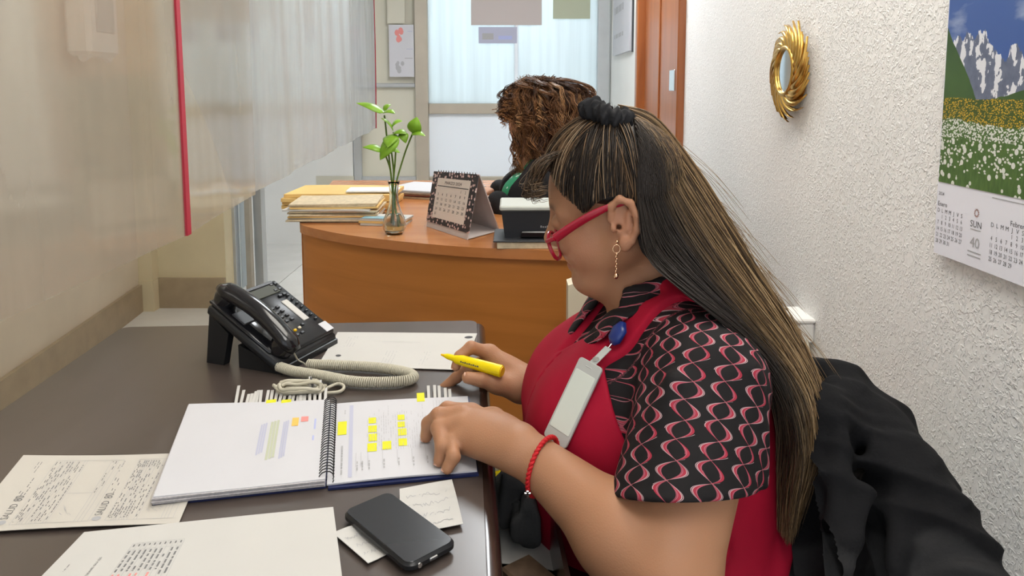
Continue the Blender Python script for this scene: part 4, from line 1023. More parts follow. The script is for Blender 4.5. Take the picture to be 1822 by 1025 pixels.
tt2 = MB(frame((-.418, 2.39, ZR + .0235), (1, -.12, 0), (.12, 1, 0), (0, 0, 1))); tt2.add([(-.07, -.045, 0), (.07, -.045, 0), (.07, .0, 0), (-.07, .0, 0)], [(0, 1, 2, 3)]); tt2.build('printed_picture', mat('blue_grey_print', (.25, .42, .48), .6), tt)
pile('magazine_pile', (-.345, 3.07, ZR), .36, .27, 4, .03, -.35, 'open magazines and white sheets behind the desk calendar', 'magazines', [M['kraft'], M['ink_red'], M['brownp'], M['paper_cool']], jit=.015, seed=6)
# vase with a cutting
vp = PZ(702, 416, ZR); t = thing('bud_vase', 'small clear glass bud vase standing on the reception desk', 'vase', (vp[0], vp[1], ZR))
prof = [(.0, .001), (.026, .001), (.033, .012), (.036, .030), (.032, .048), (.022, .070), (.0145, .095), (.013, .125), (.015, .150), (.019, .162)]
prof2 = [(r - .002, z + (.003 if i < 2 else 0)) for i, (r, z) in enumerate(prof[1:])][::-1]
MB().lathe(prof + prof2, (vp[0], vp[1], ZR + .001), 28).build('glass_body', M['glass'], t, True)
M['water'] = mat('cloudy_water', (.80, .76, .64), .05, trans=.92, ior=1.33)
MB().lathe([(0, .005), (.022, .005), (.0300, .013), (.033, .030), (.029, .046), (.02, .062), (0, .063)], (vp[0], vp[1], ZR), 24).build('water', M['water'], t, True)
t = thing('pothos_cutting', 'green leafy plant cutting standing in the bud vase', 'plant', (vp[0], vp[1], ZR + .01))
def PV(px, py, dy=0): return PY(px, py, vp[1] + dy)
base = np.array([vp[0], vp[1], ZR + .02])
def stem(pts): 
    b0 = base + np.array([RNG.uniform(-.012, .012), RNG.uniform(-.01, .01), RNG.uniform(0, .02)])
    MB().tube(bez([b0, np.array([vp[0] + RNG.uniform(-.005, .005), vp[1], ZR + .13])] + pts, 18), .0026, 6).build('stem', M['stem'], t, True)
def leaf_at(a, b, w, tilt=(0, -.4, .9), droop=.01):
    a, b = np.array(a), np.array(b); d = b - a; L = np.linalg.norm(d); e = d/L; n_ = nrm(np.cross(e, np.cross(tilt, e))); s_ = np.cross(n_, e)
    def fn(u, v):
        k = (v-.5)*2; ww = 1.35*w*(math.sin(math.pi*u**.75))**.8*(1 - .15*u)
        return a + e*L*u + s_*k*ww + n_*(droop*math.sin(math.pi*u) - .25*ww*k*k)
    MB().grid(fn, 10, 7, th=n_*.0008).build('leaf', M['leaf'], t, True)
stem([PV(690, 260), PV(684, 205)]); stem([PV(704, 270), PV(700, 235)]); stem([PV(718, 280, .02), PV(735, 235, .02)]); stem([PV(694, 300), PV(680, 262, -.02)]); stem([PV(700, 300), PV(692, 240)])
leaf_at(PV(684, 200), PV(634, 183), .016); leaf_at(PV(683, 200), PV(703, 202, -.03), .012); leaf_at(PV(683, 197), PV(696, 186, .02), .008)
leaf_at(PV(700, 232), PV(678, 210, -.03), .016); leaf_at(PV(696, 225), PV(716, 215, -.01), .014)
leaf_at(PV(706, 240, -.02), PV(676, 285, -.04), .020, (-.3, -.9, .3)); leaf_at(PV(735, 238, .02), PV(742, 208, .01), .018, (0, -.9, .3)); leaf_at(PV(732, 238, .02), PV(757, 242, .0), .012)
leaf_at(PV(683, 268, -.02), PV(645, 262, -.03), .013, (0, -.5, .8)); leaf_at(PV(685, 265, -.02), PV(712, 272, -.03), .012); leaf_at(PV(700, 236), PV(724, 238, -.02), .014); leaf_at(PV(715, 235), PV(722, 255, -.02), .012, (.3, -.9, .2)); leaf_at(PV(700, 238), PV(690, 262, -.05), .02, (-.2, -.9, .2))
# desk calendar (tent)
cA = PZ(760, 403, ZR); cB = PZ(833, 427, ZR); cC = PZ(888, 412, ZR)
apL = PY(775, 306, (cA[1] + .03)); apR = PY(853, 312, (cB[1] + .035))
t = thing('desk_calendar', 'tent desk calendar with black floral border on the reception desk', 'calendar', tuple((cA + cB)/2))
cD = cA + (cC - cB); th_ = np.array([0, .003, 0])
def plate(name, q4, m, off): 
    q4 = np.array(q4); n_ = nrm(np.cross(q4[1]-q4[0], q4[3]-q4[0]))*off; MB().add(np.vstack([q4, q4 + n_]), [(0, 1, 2, 3)[::-1], (4, 5, 6, 7), (0, 1, 5, 4), (1, 2, 6, 5), (2, 3, 7, 6), (3, 0, 4, 7)]).build(name, m, t)
M['board'] = mat('grey_card', (.55, .49, .47), .7)
plate('front_board', [cA, cB, apR, apL], M['board'], .003); plate('back_board', [cC, cD, apL, apR], M['board'], .003)
plate('foot_board', [cA + [0, 0, .002], cB + [0, 0, .002], cC + [0, 0, .002], cD + [0, 0, .002]], M['board'], .002)
eu_ = cB - cA; ev_ = ((apL - cA) + (apR - cB))/2; en = nrm(np.cross(eu_, ev_)); 
if en[1] > 0: en = -en
def Tc(off):
    def T(v): v = np.asarray(v, float); return cA + v[:, :1]*eu_ + v[:, 1:2]*(apL - cA)*(1 - v[:, :1]) + v[:, 1:2]*(apR - cB)*v[:, :1] + (off + v[:, 2:3])*en
    return T
M['floral'] = None
m, nt, b = newmat('floral_border'); tc = nt.nodes.new('ShaderNodeTexCoord'); vo = nt.nodes.new('ShaderNodeTexVoronoi'); vo.inputs['Scale'].default_value = 85; nt.links.new(tc.outputs['Object'], vo.inputs['Vector'])
dd = S(nt, vo.outputs['Distance']); c1 = mixcol(nt, dd.lt(.36), (.03, .025, .03), (.62, .42, .40)); nt.links.new(mixcol(nt, dd.lt(.16), c1, (.75, .70, .66)), b.inputs['Base Color']); M['floral'] = m
mb = MB(Tc(.002)); mb.add([(-.01, .10, 0), (1.01, .10, 0), (1.01, 1.01, 0), (-.01, 1.01, 0), (-.01, .10, .003), (1.01, .10, .003), (1.01, 1.01, .003), (-.01, 1.01, .003)], [(3, 2, 1, 0), (4, 5, 6, 7), (0, 1, 5, 4), (1, 2, 6, 5), (2, 3, 7, 6), (3, 0, 4, 7)]); mb.build('floral_page', M['floral'], t)
mb = MB(Tc(.0056)); rect(mb, .12, .20, .88, .90); mb.build('date_panel', mat('cream_print', (.72, .64, .58), .7), t)
mb = MB(Tc(.0062)); put_text(mb, 'MARZO 2024', .5, .80, .075, align='CENTER', sx=.9); rect(mb, .14, .755, .86, .768)
for d in range(1, 32):
    k = 5 + d - 1; put_text(mb, str(d), .19 + .103*(k % 7), .68 - .085*(k//7), .065, align='CENTER', sx=.8)
mb.build('printed_dates', M['ink'], t)
wp = [apL + (apR - apL)*s_ for s_ in np.linspace(.08, .92, 15)]
for p in wp: MB().tube([p + np.array([0, .006*math.cos(a), .001 + .006*math.sin(a)]) for a in np.linspace(0, 2*math.pi, 11)[:-1]], .0009, 5, closed=True).build('binding_ring', M['blackg'], t)
# printer, book under it, pen
bk = MB().box((.138, 2.08, ZR + .010), (.36, .17, .020), bev=.002).build('book', M['kraft'], None); tag(bk, 'thick closed book under the black printer', 'book')
MB().box((.133, 2.08, ZR + .022), (.37, .18, .004), bev=.001).build('book_cover', M['darkgrey'], bk)
t = thing('printer', 'compact black printer with pale lid on the reception desk', 'printer', (.148, 2.11, ZR + .024)); zp_ = ZR + .024
mb = MB(); 
MB().add([(-.02, 2.035, zp_), (.33, 2.035, zp_), (.33, 2.175, zp_), (-.02, 2.175, zp_), (-.03, 2.02, zp_ + .080), (.34, 2.02, zp_ + .080), (.34, 2.175, zp_ + .080), (-.03, 2.175, zp_ + .080)], [(3, 2, 1, 0), (4, 5, 6, 7), (0, 1, 5, 4), (1, 2, 6, 5), (2, 3, 7, 6), (3, 0, 4, 7)]).build('body', M['darkgrey'], t)
MB().box((.155, 2.095, zp_ + .087), (.38, .165, .014), bev=.004).build('lid', mat('pale_grey_plastic', (.50, .52, .48), .4), t)
MB().box((.16, 2.027, zp_ + .012), (.27, .02, .018), bev=.003).build('paper_slot', M['blackg'], t)
lg = MB(frame((.08, 2.0285, zp_ + .03), (1, 0, 0), (0, -.1, 1), (0, -1, 0))); 
for k in range(7): rect(lg, .0 + .006*k, 0, .004 + .006*k, .004 + .002*(k % 3 == 0))
lg.build('printed_lettering', M['alu_grey'], t)
o = MB().tube([PZ(769, 339, ZR + .005), PZ(769, 339, ZR) + [.045, .03, .048]], .005, 8).build('pen', M['paper_cream'], None, True); tag(o, 'cream pen resting behind the desk calendar', 'pen')
# ================================================================== seated woman at the dark desk
def axes(segs):
    out = [segs[0][0]]
    for (a, b, h) in segs:
        n = max(1, int(round((b - a)/h))); out += list(np.linspace(a, b, n + 1)[1:])
    return out
def rotmat(yaw, pitch, roll=0):
    """columns: forward, left, up for a head facing -X, turned 'yaw' away from the camera and 'pitch' down"""
    f = np.array([-math.cos(yaw), math.sin(yaw), 0]); l = np.array([-math.sin(yaw), -math.cos(yaw), 0]); u = np.array([0, 0, 1.0])
    f2 = f*math.cos(pitch) - u*math.sin(pitch); u2 = f*math.sin(pitch) + u*math.cos(pitch)
    l2 = l*math.cos(roll) + u2*math.sin(roll); u3 = u2*math.cos(roll) - l*math.sin(roll)
    return np.stack([f2, l2, u3], 1)
def head_sdf(sd, H0, R, s, ear=True, full=1.0):
    Lc = lambda p: H0 + R @ (np.array(p, float)*s)
    A = R.T
    E = lambda c, r, k=.01, op='add': sd.ell(Lc(c), np.array(r)*s, k*s, A, op)
    K = lambda a, b, r1, r2, k=.01, op='add': sd.cone(Lc(a), Lc(b), r1*s, r2*s, k*s, op)
    E((.003, 0, .050), (.090, .076, .085), .005)
    E((.045, 0, .0), (.052, .060, .082), .03)
    for q in (1, -1):
        K((.0, .052*q, -.03), (.048, .026*q, -.078), .024*full, .022, .025)
        E((.055, .036*q, -.028), (.032, .028, .032), .022)
        K((.078, .012*q, .028), (.072, .045*q, .024), .012, .010, .015)
    E((.066, 0, -.082), (.020, .022, .017), .02)
    E((.035, 0, -.085), (.045, .042, .022), .025)          # soft under-chin
    K((.093, 0, .014), (.108, 0, -.016), .008, .0115, .012)
    for q in (1, -1):
        E((.098, .011*q, -.020), (.010, .008, .008), .008)
        E((.095, .032*q, .010), (.014, .018, .013), .014, 'sub')
        E((.082, .031*q, .009), (.0145, .017, .0125), .005)     # closed lids over eyeballs
        K((.090, .016*q, -.030), (.078, .034*q, -.052), .0035, .0035, .008, 'sub') if q else None
    K((.086, .0, -.046), (.076, .020, -.051), .0075, .004, .006); K((.086, .0, -.046), (.076, -.020, -.051), .0075, .004, .006)
    K((.083, .0, -.060), (.075, .018, -.056), .0085, .004, .006); K((.083, .0, -.060), (.075, -.018, -.056), .0085, .004, .006)
    K((.095, .0, -.053), (.076, .024, -.055), .0024, .0022, .003, 'sub'); K((.095, .0, -.053), (.076, -.024, -.055), .0024, .0022, .003, 'sub')
    if ear:
        for q in (1, -1):
            e = lambda x, y, z: (x, (.077 + y)*q, z)
            E(e(-.010, -.002, .002), (.016, .009, .027), .006)
            pts = [(.006, .003, .008), (.002, .007, .026), (-.011, .009, .034), (-.024, .009, .026), (-.029, .009, .008), (-.026, .008, -.010), (-.016, .006, -.024), (-.006, .003, -.030)]
            for a, b in zip(pts[:-1], pts[1:]): K(e(*a), e(*b), .0048, .0048, .004)
            E(e(-.006, .006, -.027), (.008, .005, .010), .006)
            E(e(-.010, .011, .006), (.0095, .007, .017), .004, 'sub'); K(e(-.002, .010, -.004), e(-.002, -.01, -.004), .0045, .003, .003, 'sub')
            K(e(-.014, .004, -.008), e(-.019, .006, .014), .0036, .003, .004)
            E(e(.005, .006, -.004), (.004, .004, .006), .004)
    return Lc
HY, HP = math.radians(14), math.radians(12)
HR = rotmat(HY, HP); HS = 1.10
earW = PY(1097, 400, 1.045); H0 = earW - HR[:, 1]*.080*HS
SHL = np.array([.263, .945, .891]); ELL = np.array([.184, .800, .716]); WRL = np.array([.017, .946, .793])
SHR = np.array([.235, 1.315, .886]); ELR = np.array([.20, 1.40, .720]); WRR = PY(935, 686, 1.245)
TORSO = [(.44, .250, 1.12, .178, .21), (.54, .246, 1.12, .175, .195), (.63, .234, 1.12, .170, .182), (.703, .227, 1.12, .174, .177), (.768, .224, 1.125, .174, .175), (.834, .231, 1.13, .153, .172), (.892, .243, 1.13, .121, .165), (.936, .247, 1.13, .090, .13), (.975, .246, 1.13, .060, .075), (.99, .241, 1.13, .045, .05)]
def torso(sd, inf, sh=1.0, k=.02):
    sd.loft(TORSO, k, inf)
    for c in ((.131, 1.05, .773), (.126, 1.20, .773)): sd.ell(c, np.array((.088, .085, .095)) + inf, .07)
    sd.ell((.13, 1.12, .64), np.array((.10, .15, .11)) + inf, .05)
    for (a, b) in ((SHL, 1), (SHR, -1)): s0_ = np.array((.245, 1.13 - .06*b, .946)); sd.cone(s0_, s0_ + (a - s0_)*sh, .055 + inf, .055 + .011*sh + inf, .035)
sd = SDF(axes([(-.165, .06, .0022), (.06, .46, .0028)]), axes([(.70, .95, .003), (.95, 1.33, .0026), (1.33, 1.48, .004)]), axes([(.42, .74, .005), (.74, .87, .0022), (.87, 1.27, .0028)]))
torso(sd, -.006)
Lc = head_sdf(sd, H0, HR, HS, full=1.1)
# neck
nk0 = Lc((-.028, 0, -.03)); sd.cone(nk0, (.235, 1.13, .985), .056, .062, .03); sd.cone(Lc((.03, 0, -.075)), (.185, 1.125, .965), .03, .04, .035)
# arms
def arm(S_, E_, Wr, r):
    sd.cone(S_, E_, r[0], r[1], .03); m_ = E_*.65 + Wr*.35
    sd.cone(E_, m_, r[1], r[2], .02); sd.cone(m_, Wr, r[2], r[3], .02)
arm(SHL, ELL, WRL, (.070, .056, .050, .0295)); arm(SHR, ELR, WRR, (.068, .052, .046, .029))
sd.ell(ELL*.72 + WRL*.28 + np.array([0, -.004, -.006]), .048, .03)
# left hand resting on the page
TIPS = []
def finger(pts, r, k=.004, root=.010):
    for i, (a, b) in enumerate(zip(pts[:-1], pts[1:])):
        sd.cone(a, b, r[i], r[i+1], root if i == 0 else k)
    TIPS.append((np.array(pts[-1]), nrm(np.array(pts[-1]) - np.array(pts[-2])), r[-1]))
zp1 = ZD + .0155
KL = {'i': np.array([-.060, 1.050, .800]), 'm': np.array([-.073, 1.030, .806]), 'r': np.array([-.075, 1.007, .800]), 'p': np.array([-.064, .986, .788])}
for kk, r in (('i', .0155), ('m', .0160), ('r', .0155), ('p', .0145)):
    w0 = WRL + (KL[kk] - WRL)*.12 + np.array([0, (KL[kk][1] - 1.018)*.45, 0]); sd.cone(w0, KL[kk] - np.array([0, 0, .006]), .024, r, .016)
sd.ell((-.03, 1.005, .790), (.045, .036, .020), .02)
tp = PZ(796, 833, zp1); tr = PZ(782, 820, zp1)
finger([KL['p'], (-.086, .983, .787), tp + np.array([.008, .004, .014]), tp], [.0115, .0105, .0095, .0085])
finger([KL['r'], (-.106, 1.008, .795), tr + np.array([.004, .006, .018]), tr], [.012, .0112, .0102, .0088])
tm = np.array([-.128, 1.040, zp1 + .001]); finger([KL['m'], (-.108, 1.030, .804), tm + np.array([.004, 0, .020]), tm], [.0125, .0115, .0105, .009])
ti = np.array([-.118, 1.068, zp1 + .001]); finger([KL['i'], (-.098, 1.060, .800), ti + np.array([.004, 0, .020]), ti], [.0122, .0113, .0103, .0088])
th = np.array([-.082, 1.088, zp1 + .002]); sd.cone(WRL + np.array([-.008, .022, -.004]), (-.028, 1.055, .785), .020, .018, .016); finger([np.array((-.028, 1.055, .785)), (-.056, 1.078, .780), th], [.0165, .0125, .0100])
# right hand holding the marker
KR = {'i': PY(872, 628, 1.275), 'm': PY(872, 640, 1.292), 'r': PY(880, 652, 1.305), 'p': PY(893, 664, 1.312)}
for kk, r in (('i', .0150), ('m', .0150), ('r', .0145), ('p', .0135)): sd.cone(WRR + (KR[kk] - WRR)*.12, KR[kk], .024, r, .016)
sd.ell(PY(896, 664, 1.27), (.036, .024, .026), .02)
finger([KR['i'], PY(838, 618, 1.262), PY(818, 634, 1.252), PY(811, 652, 1.248)], [.0120, .0110, .0098, .0085])
finger([KR['m'], PY(838, 652, 1.275), PY(812, 672, 1.272), PY(789, 690, 1.270)], [.0122, .0112, .0100, .0085])
finger([KR['r'], PY(850, 668, 1.295), PY(828, 688, 1.290), PY(820, 694, 1.285)], [.0118, .0108, .0098, .0085])
finger([KR['p'], PY(866, 684, 1.305), PY(850, 698, 1.300), PY(843, 700, 1.297)], [.0105, .0098, .0090, .0080])
sd.cone(WRR + np.array([-.012, -.014, .0]), PY(885, 682, 1.222), .022, .018, .016)
finger([PY(885, 682, 1.222), PY(858, 676, 1.214), PY(832, 672, 1.212)], [.0165, .0125, .0102])
# thighs and lower legs
for (hy, ky) in ((1.03, 1.0), (1.21, 1.26)): sd.cone((.28, hy, .50), (-.02, ky, .50), .085, .062, .03)
V, Q = sd.mesh(2)
skin = np.array([.40, .20, .110]); colr = np.tile(skin, (len(V), 1))
hl_ = (np.linalg.inv(HR*HS) @ (V - H0).T).T
def blob(c, r, col, amt):
    global colr
    d = np.linalg.norm((hl_ - np.array(c))/np.array(r), axis=1); w = np.clip(1 - d, 0, 1)[:, None]*amt; colr = colr*(1 - w) + np.array(col)*w
blob((.085, 0, -.053), (.022, .030, .016), (.40, .12, .10), .8)
for q in (1, -1): blob((.06, .045*q, -.022), (.05, .04, .045), (.46, .19, .12), .6); blob((.092, .032*q, .032), (.02, .028, .008), (.05, .03, .02), .9); blob((-.01, .085*q, .0), (.04, .03, .05), (.46, .21, .14), .5)
M['skin'] = attr_mat('skin', 'tint', rough=.48, spec=.35, subs=.18, bump=.12, bscale=500)
pw_loc = (.25, 1.12, 0)
woman = np_mesh('person', V, Q, M['skin'], None, loc=(.25, 1.12, .42), colors={'tint': colr})
tag(woman, 'woman in red vest and glasses seated writing at the dark desk', 'person')
# nails
M['nail'] = mat('nail', (.62, .36, .28), .25)
for (p, d, r) in TIPS:
    up = np.array([0, 0, 1.0]) if abs(d[2]) < .8 else np.array([-.8, 0, .6]); n_ = nrm(up - d*(up @ d)); s_ = np.cross(d, n_); c0 = p + n_*r*.80
    MB().grid(lambda u, v: c0 + d*(u - .4)*r*1.2 + s_*(v-.5)*r*1.3 - n_*((v-.5)*2)**2*r*.35 + n_*.0006, 5, 5, th=n_*.0012).build('nail', M['nail'], woman, True)

# ---- shirt pattern: chains of crossing calligraphic waves
def shirt_mat():
    m, nt, b = newmat('wavy_print_shirt'); b.inputs['Roughness'].default_value = .75; b.inputs['Specular IOR Level'].default_value = .2
    at = nt.nodes.new('ShaderNodeAttribute'); at.attribute_name = 'pat'; sp = nt.nodes.new('ShaderNodeSeparateXYZ'); nt.links.new(at.outputs['Vector'], sp.inputs[0])
    Wc, Pp = .047, .049; u = S(nt, sp.outputs[0]); v = S(nt, sp.outputs[1])
    colid = (u / Wc).floor(); uc = u.mod(Wc) - Wc/2; ph_ = colid.mod(2) * (math.pi*.5)
    sv = (v * (2*math.pi/Pp) + ph_)
    base = None; col = (.0105, .009, .010)
    lines = [(1.0, .0016, (.36, .030, .055)), (.84, .0008, (.42, .10, .14)), (1.15, .0007, (.52, .32, .34)), (1.27, .0005, (.46, .32, .34)), (.74, .0005, (.34, .08, .11))]
    for sgn in (1, -1):
        w = sv.sin() * sgn; skew = (sv + (.5 if sgn > 0 else -.5)).sin()*sgn
        for (k, wd, c) in lines:
            s_ = w * (.0165 * k) + (skew - w) * (.007*k)
            # line width swells on the outside of each loop, and one half fades
            thick = (w.abs() * .75 + .25) * wd
            on = (uc - s_).abs().lt(thick) 
            if k != 1.0 and k != .84: on = on * (sv * .5 + k*3 + sgn).sin().gt(-.55)
            col = mixcol(nt, on, col, c)
    nt.links.new(col, b.inputs['Base Color'])
    nb_ = nt.nodes.new('ShaderNodeTexNoise'); nb_.inputs['Scale'].default_value = 22; tc = nt.nodes.new('ShaderNodeTexCoord'); nt.links.new(tc.outputs['Object'], nb_.inputs['Vector'])
    bp = nt.nodes.new('ShaderNodeBump'); bp.inputs['Strength'].default_value = .35; bp.inputs['Distance'].default_value = .012; nt.links.new(nb_.outputs['Fac'], bp.inputs['Height']); nt.links.new(bp.outputs[0], b.inputs['Normal'])
    return m
M['shirt'] = shirt_mat()
gx, gy, gz = axes([(.0, .46, .0036)]), axes([(.70, 1.46, .0038)]), axes([(.42, 1.06, .0038)])
sh = SDF(gx, gy, gz); torso(sh, .003)
adL = nrm(ELL - SHL); adR = nrm(ELR - SHR)
def sleeve(sd_, S_, E_, r0, r1, frac):
    a = nrm(E_ - S_); Ln = np.linalg.norm(E_ - S_); hem = S_ + a*Ln*frac
    sd_.cone(S_ + np.array([0, 0, .0]), hem + a*.13, r0, r1 + .004, .03)
    fold = lambda X, Y, Z: None
    # cut the sleeve off at the hem and hollow it
    nrmv = nrm(np.array([.03, -.42, -1.0]))
    def half(X, Y, Z): return -((X - hem[0])*nrmv[0] + (Y - hem[1])*nrmv[1] + (Z - hem[2])*nrmv[2])
    sd_.put(lambda X, Y, Z: np.maximum(half(X, Y, Z), np.sqrt((X - hem[0] - a[0]*.06)**2 + (Y - hem[1] - a[1]*.06)**2 + (Z - hem[2] - a[2]*.06)**2) - .21), hem - .24, hem + .24, .004, 'sub')
    sd_.cone(hem - a*.05, hem + a*.05, r1 - .028, r1 - .022, .006, 'sub')
# drape folds on the near sleeve
for (p0, p1, r) in [((.300, .885, .93), (.312, .86, .74), .008), ((.20, .875, .92), (.160, .84, .74), .008)]: sh.cone(p0, p1, r, r, .02)
sleeve(sh, SHL + np.array([-.004, .0, -.004]), ELL, .082, .087, .60)
sleeve(sh, SHR, ELR, .078, .088, .70)
# neck opening (V) and collar
sh.put(lambda X, Y, Z: np.maximum(np.abs(Y - 1.118)*.86 - (Z - .922)*.5, X - .19), (.04, 1.04, .90), (.19, 1.20, 1.04), .006, 'sub'); sh.cone((.225, 1.13, 1.06), (.215, 1.13, .985), .064, .060, .006, 'sub')
nc = np.array([.222, 1.13, .975])
for k in range(22):
    a0, a1 = [math.radians(50 + 260*j/22) for j in (k, k+1)]
    pt = lambda a, dz: nc + np.array([-.078*math.cos(a), .082*math.sin(a), .014 - .032*math.cos(a) + dz])
    sh.cone(pt(a0, .012), pt(a1, .012), .007, .007, .006); sh.cone(pt(a0, -.004), pt(a1, -.004), .010, .010, .008)
for (pts) in ([(.185, 1.052, .962), (.140, 1.052, .935), (.108, 1.082, .893)], [(.185, 1.20, .962), (.135, 1.180, .935), (.098, 1.152, .893)]):
    p = np.array(pts); n_ = nrm(np.array([-.7, 0, .5]))
    for a, b, r in ((p[0], p[1], .026), (p[1], p[2], .025)): sh.cone(a, b, r, r*.62, .008, flat=.25, axis=n_)
Vs, Qs = sh.mesh(3)
# pattern coordinates: around and along the sleeve, flat on the chest
def pat_coords(V):
    out = np.zeros((len(V), 3))
    for (S_, a, left) in ((SHL, adL, True), (SHR, adR, False)):
        pass
    vert = np.array([0.12, 0, 1.0]); vert /= np.linalg.norm(vert)
    c = np.array([.25, .93]); ang = np.arctan2(V[:, 0] - c[0], -(V[:, 1] - 1.0)); 
    arml = (V[:, 1] < .985)
    ax_ = SHL + np.outer(((V - SHL) @ adL), adL); rel = V - ax_; e1 = nrm(np.array([1.0, 0, 0]) - adL*adL[0]); e2 = np.cross(adL, e1)
    if e2[1] > 0: e2 = -e2
    th_ = np.arctan2(rel @ e1, rel @ e2); t_ = (V - SHL) @ adL
    along = np.where(t_ > 0, t_, 0) ; top = np.clip(-t_, 0, 1)
    out[:, 0] = np.where(arml, th_*.092, (V[:, 0]*.8 + V[:, 1]*.9)); out[:, 1] = np.where(arml, t_*1.0, V[:, 2]*1.1 + V[:, 1]*.5)
    out[:, 0] += .012
    return out
shirt = np_mesh('shirt', Vs, Qs, M['shirt'], woman, vecs={'pat': pat_coords(Vs)}); shirt['label'] = 'black shirt with red and white wavy chain print'
# ---- vest
M['vest'] = mat('crimson_vest', (.36, .006, .028), .72, spec=.2, var=.06, vscale=14, bump=.12, bscale=900)
ve = SDF(gx, axes([(.88, 1.40, .0036)]), gz); torso(ve, .013, .45)
def armhole(cy0, cy1):
    c = np.array([.238, 0, .868])
    def fn(X, Y, Z):
        q = (np.abs((X - c[0] + .18*(Z - c[2]))/.104)**2.4 + np.abs((Z - c[2])/.122)**2.4)**(1/2.4); d = (q - 1)*.10
        return np.maximum(d, np.maximum(cy0 - Y, Y - cy1)) + 0*X
    ve.put(fn, (.1, cy0, .72), (.38, cy1, 1.0), .005, 'sub')
armhole(.80, 1.005); armhole(1.27, 1.5)
ve.put(lambda X, Y, Z: np.maximum(np.abs(Y - 1.118)*.80 - (Z - .868)*.62, X - .215), (.04, .99, .85), (.215, 1.25, 1.05), .006, 'sub'); ve.cone((.225, 1.13, 1.06), (.215, 1.13, .98), .085, .080, .006, 'sub')
# closing edge down the front, pocket slit and hem split
ve.put(lambda X, Y, Z: np.maximum(np.abs(Y - 1.105 - .25*(X - .08)) - .0012, np.maximum(X - .16, Z - .87)) + 0*Z, (.0, 1.09, .45), (.16, 1.13, .91), .002, 'sub')
ve.cone((.38, .955, .62), (.27, .925, .60), .003, .003, .004, 'sub'); ve.cone((.36, .99, .60), (.44, 1.05, .70), .006, .004, .015, 'sub')
for (a, b) in [((.40, 1.0, .62), (.36, .96, .55)), ((.28, .925, .66), (.20, .92, .58)), ((.09, 1.0, .74), (.16, .945, .68))]: ve.cone(a, b, .012, .010, .025)
Vv, Qv = ve.mesh(3); vest = np_mesh('vest', Vv, Qv, M['vest'], woman); vest['label'] = 'crimson sleeveless vest'
for z_ in (.60, .675, .75): MB().ball((.038 + .09*max(0, z_ - .70), 1.088, z_), (.004, .007, .007), 10).build('button', M['pink'], vest, True)
# trousers
M['trouser'] = mat('dark_trousers', (.02, .018, .02), .85)
tr_ = SDF(axes([(-.16, .50, .007)]), axes([(.86, 1.40, .007)]), axes([(0.02, .62, .007)]))
for (hy, ky) in ((1.03, 1.0), (1.21, 1.26)):
    tr_.cone((.28, hy, .50), (-.02, ky, .50), .095, .072, .03); tr_.cone((-.03, ky, .49), (.06, ky, .09), .068, .05, .03); tr_.cone((.06, ky, .07), (-.07, ky, .055), .04, .032, .02)
tr_.ell((.30, 1.12, .54), (.17, .20, .10), .04); Vt, Qt = tr_.mesh(2); np_mesh('trousers', Vt, Qt, M['trouser'], woman)
# ---- glasses
M['red_frame'] = mat('red_acetate', (.38, .008, .03), .25, coat=.4, trans=.1)
gl = None
g = lambda px, py, Y: PY(px, py, Y)
gh = g(1000, 425, 1.062)
glo = MB()
tp_pts = bez([g(1140, 392, 1.052), g(1122, 368, 1.046), g(1095, 365, 1.042), g(1060, 379, 1.042), g(1020, 402, 1.05), g(988, 424, 1.058)], 26)
rs = np.interp(np.linspace(0, 1, 26), [0, .3, .6, 1], [.0024, .0030, .0065, .0075])
gt = MB().tube(tp_pts, rs, 10, flat=.35, up=(0, -1, 0)).build('glasses', M['red_frame'], woman, True); gt['label'] = 'red framed reading glasses'
# front of the frame: two lens rims in the head frame, slid down the nose
hin = tp_pts[-1]; gR = rotmat(HY, HP + math.radians(10)); 
GL = lambda p: hin + gR @ np.array(p, float)
rim = lambda q: [GL((.014 - .010*(abs(math.cos(a)*.024 + (.030 if q > 0 else .098)) > 9), -(.034 if q > 0 else .098) + .0285*math.cos(a), -.012 + .021*math.sin(a) - .002)) for a in np.linspace(0, 2*math.pi, 29)[:-1]]
for q in (1, -1):
    MB().tube(rim(q), .0030, 8, closed=True).build('rim', M['red_frame'], gt, True)
    rp_ = np.array(rim(q)); MB().add(np.vstack([rp_, rp_ + gR[:, 0]*.0015]), [tuple(range(28)), tuple(range(28, 56))[::-1]] + [(i, i+28, (i+1) % 28+28, (i+1) % 28) for i in range(28)]).build('lens', M['lens'], gt, True)
MB().tube(bez([GL((.014, -.060, -.008)), GL((.020, -.066, -.002)), GL((.014, -.072, -.008))], 8), .0026, 8).build('bridge', M['red_frame'], gt, True)
MB().tube([GL((0, 0, 0)), GL((.012, -.004, -.001)), GL((.014, -.010, -.003))], [.0065, .0062, .004], 8, flat=.6).build('end_piece', M['red_frame'], gt, True)
MB().tube(bez([GL((.014, -.128, -.006)), GL((0, -.136, 0)), GL((-.06, -.140, .02)), GL((-.10, -.140, .03))], 14), .003, 8).build('temple', M['red_frame'], gt, True)
